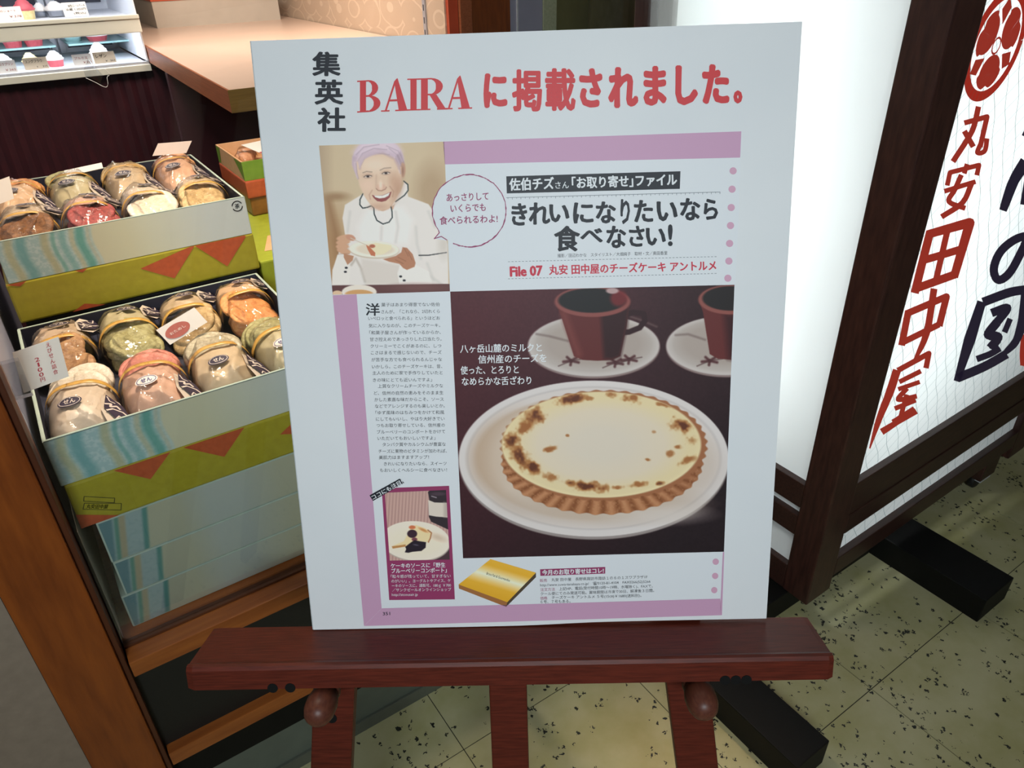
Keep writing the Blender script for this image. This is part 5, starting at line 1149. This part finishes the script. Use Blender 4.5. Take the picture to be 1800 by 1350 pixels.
T = Txt(); p, r_ = gz(1088, 852), gz(1285, 915); T.line('Brune Fait & Gourmandise', p[0], p[1], r_[0], r_[1], 6.5); T.obj('gold_box_lettering', M['i_black'], L3, poster)
# order information
def H(x, y): return (930 + x / 4.737, 960 + y / 4.737)
flat('info_bar', [[H(92, 191), H(634, 172), H(634, 227), H(94, 246)]], M['i_plum'], L2, poster)
T = Txt(); p, r_ = H(108, 218), H(622, 200); T.line('今月のお取り寄せはコレ!', p[0], p[1], r_[0], r_[1], 9.8, 0.03); T.obj('info_bar_lettering', M['i_white'], L3, poster)
T = Txt()
for s, x0, y0, x1, y1 in (('丸安 田中屋　長野県諏訪市諏訪１の６の１スワプラザ1F', 186, 279, 985, 254), ('http://www.suwa-tanakaya.co.jp/　☎0120-81-4104　FAX0266(52)5266', 92, 322, 1010, 292), ('上記HP、電話(受付時間10時～19時、水曜除く)、FAXで。', 250, 354, 1030, 330), ('クール便にてのみ発送可能。賞味期間は冷凍で30日、解凍後３日間。', 96, 396, 1040, 367), ('チーズケーキ アントルメ ５号(15㎝)￥1680(送料別)。', 190, 427, 935, 408), ('６号、７号もある。', 96, 462, 345, 456)):
    p, r_ = H(x0, y0), H(x1, y1); T.line(s, p[0], p[1], r_[0], r_[1], 6.3)
T.obj('info_lettering', M['i_black'], L2, poster)
T = Txt(); p, r_ = (673, 1078), (686, 1077.5); T.line('351', p[0], p[1], r_[0], r_[1], 8, .01); T.obj('page_number', M['i_black'], L3, poster)
T = Txt()
for s, x0, y0, x1, y1 in (('販売', 90, 285, 150, 283), ('注文方法', 95, 361, 215, 357), ('価格', 93, 432, 152, 430)):
    p, r_ = H(x0, y0), H(x1, y1); T.line(s, p[0], p[1], r_[0], r_[1], 6.3)
T.obj('info_keywords', M['i_plum'], L2, poster)

# ================================================================== EASEL (poster-plane frame)
easel = thing('easel', 'reddish brown wooden easel with pegs carrying the poster board', 'easel', mat=PM)
EW = M['easel']
# tray with a rolled front lip, row of holes notched into its lower front edge
prof = [(-0.010, -0.7275), (0.066, -0.7285), (0.072, -0.7265), (0.0765, -0.7275), (0.079, -0.732), (0.079, -0.7585), (0.076, -0.7605), (-0.010, -0.7605)]
xs = [-0.1385, -0.130, 0.0, 0.3, 0.64, 0.652, 0.6585]
vs, fs = [], []
for i, x in enumerate(xs):
    ins = 0.004 if i in (0, len(xs) - 1) else 0
    for (z, y) in prof: vs.append((x, y + (0.002 if y < -0.75 and ins else (-0.001 if ins else 0)), z - (0.002 if ins and z > 0.07 else 0)))
n = len(prof)
for i in range(len(xs) - 1):
    for k in range(n): fs.append((i * n + k, i * n + (k + 1) % n, (i + 1) * n + (k + 1) % n, (i + 1) * n + k))
fs.append(list(range(n))); fs.append([(len(xs) - 1) * n + k for k in range(n)][::-1])
tr = mesh_obj('tray', vs, fs, EW, easel)
bm = bmesh.new(); bm.from_mesh(tr.data); bmesh.ops.recalc_face_normals(bm, faces=bm.faces); bm.to_mesh(tr.data); bm.free()
# scalloped peg holes under the tray (dark recess discs at its lower front edge)
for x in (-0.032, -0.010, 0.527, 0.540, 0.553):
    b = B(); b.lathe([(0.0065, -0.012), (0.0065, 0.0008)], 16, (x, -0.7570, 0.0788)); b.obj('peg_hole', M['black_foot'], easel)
def leg(xt, xb, w, yt=-0.11, yb=-1.572, z=-0.010, d=0.022):
    a = Vector((xt, yt, z)); c = Vector((xb, yb, z)); vs = []
    for p in (a, c):
        for dx in (-w / 2, w / 2):
            for dz in (0, -d): vs.append((p.x + dx, p.y, p.z + dz))
    o = mesh_obj('leg', vs, [(0, 2, 3, 1), (4, 5, 7, 6), (0, 1, 5, 4), (2, 6, 7, 3), (0, 4, 6, 2), (1, 3, 7, 5)], EW, easel)
    bm = bmesh.new(); bm.from_mesh(o.data); bmesh.ops.recalc_face_normals(bm, faces=bm.faces); bm.to_mesh(o.data); bm.free()
    md = o.modifiers.new('bevel', 'BEVEL'); md.width = 0.0025; md.segments = 2
    return o
leg(0.103, -0.075, 0.058); leg(0.258, 0.255, 0.052); leg(0.41, 0.60, 0.058)
boxo('crossbar', (0.06, -0.14, -0.032), (0.45, -0.09, -0.008), EW, easel, 0.002)
# rear leg, hinged at the cross bar
inv = PM.inverted(); p0 = inv @ Vector((0.50, 0.76, 1.42)); p1 = inv @ Vector((0.63, 0.97, 0.012))
b = B(); b.sweep([p0, p1], lambda i: 0.016); b.obj('leg', EW, easel)
# turned pegs that carry the tray
def peg(x, y):
    prof = [(0.0095, -0.03), (0.0095, 0.0), (0.0095, 0.052), (0.0155, 0.056), (0.0175, 0.064), (0.0165, 0.070), (0.0145, 0.072), (0.0175, 0.076), (0.0195, 0.088), (0.019, 0.102), (0.016, 0.112), (0.010, 0.118), (0.003, 0.120)]
    b = B(); b.lathe(prof, 24, (x, y, -0.008)); b.obj('peg', M['peg'], easel, True)
peg(0.028, -0.779); peg(0.497, -0.779)
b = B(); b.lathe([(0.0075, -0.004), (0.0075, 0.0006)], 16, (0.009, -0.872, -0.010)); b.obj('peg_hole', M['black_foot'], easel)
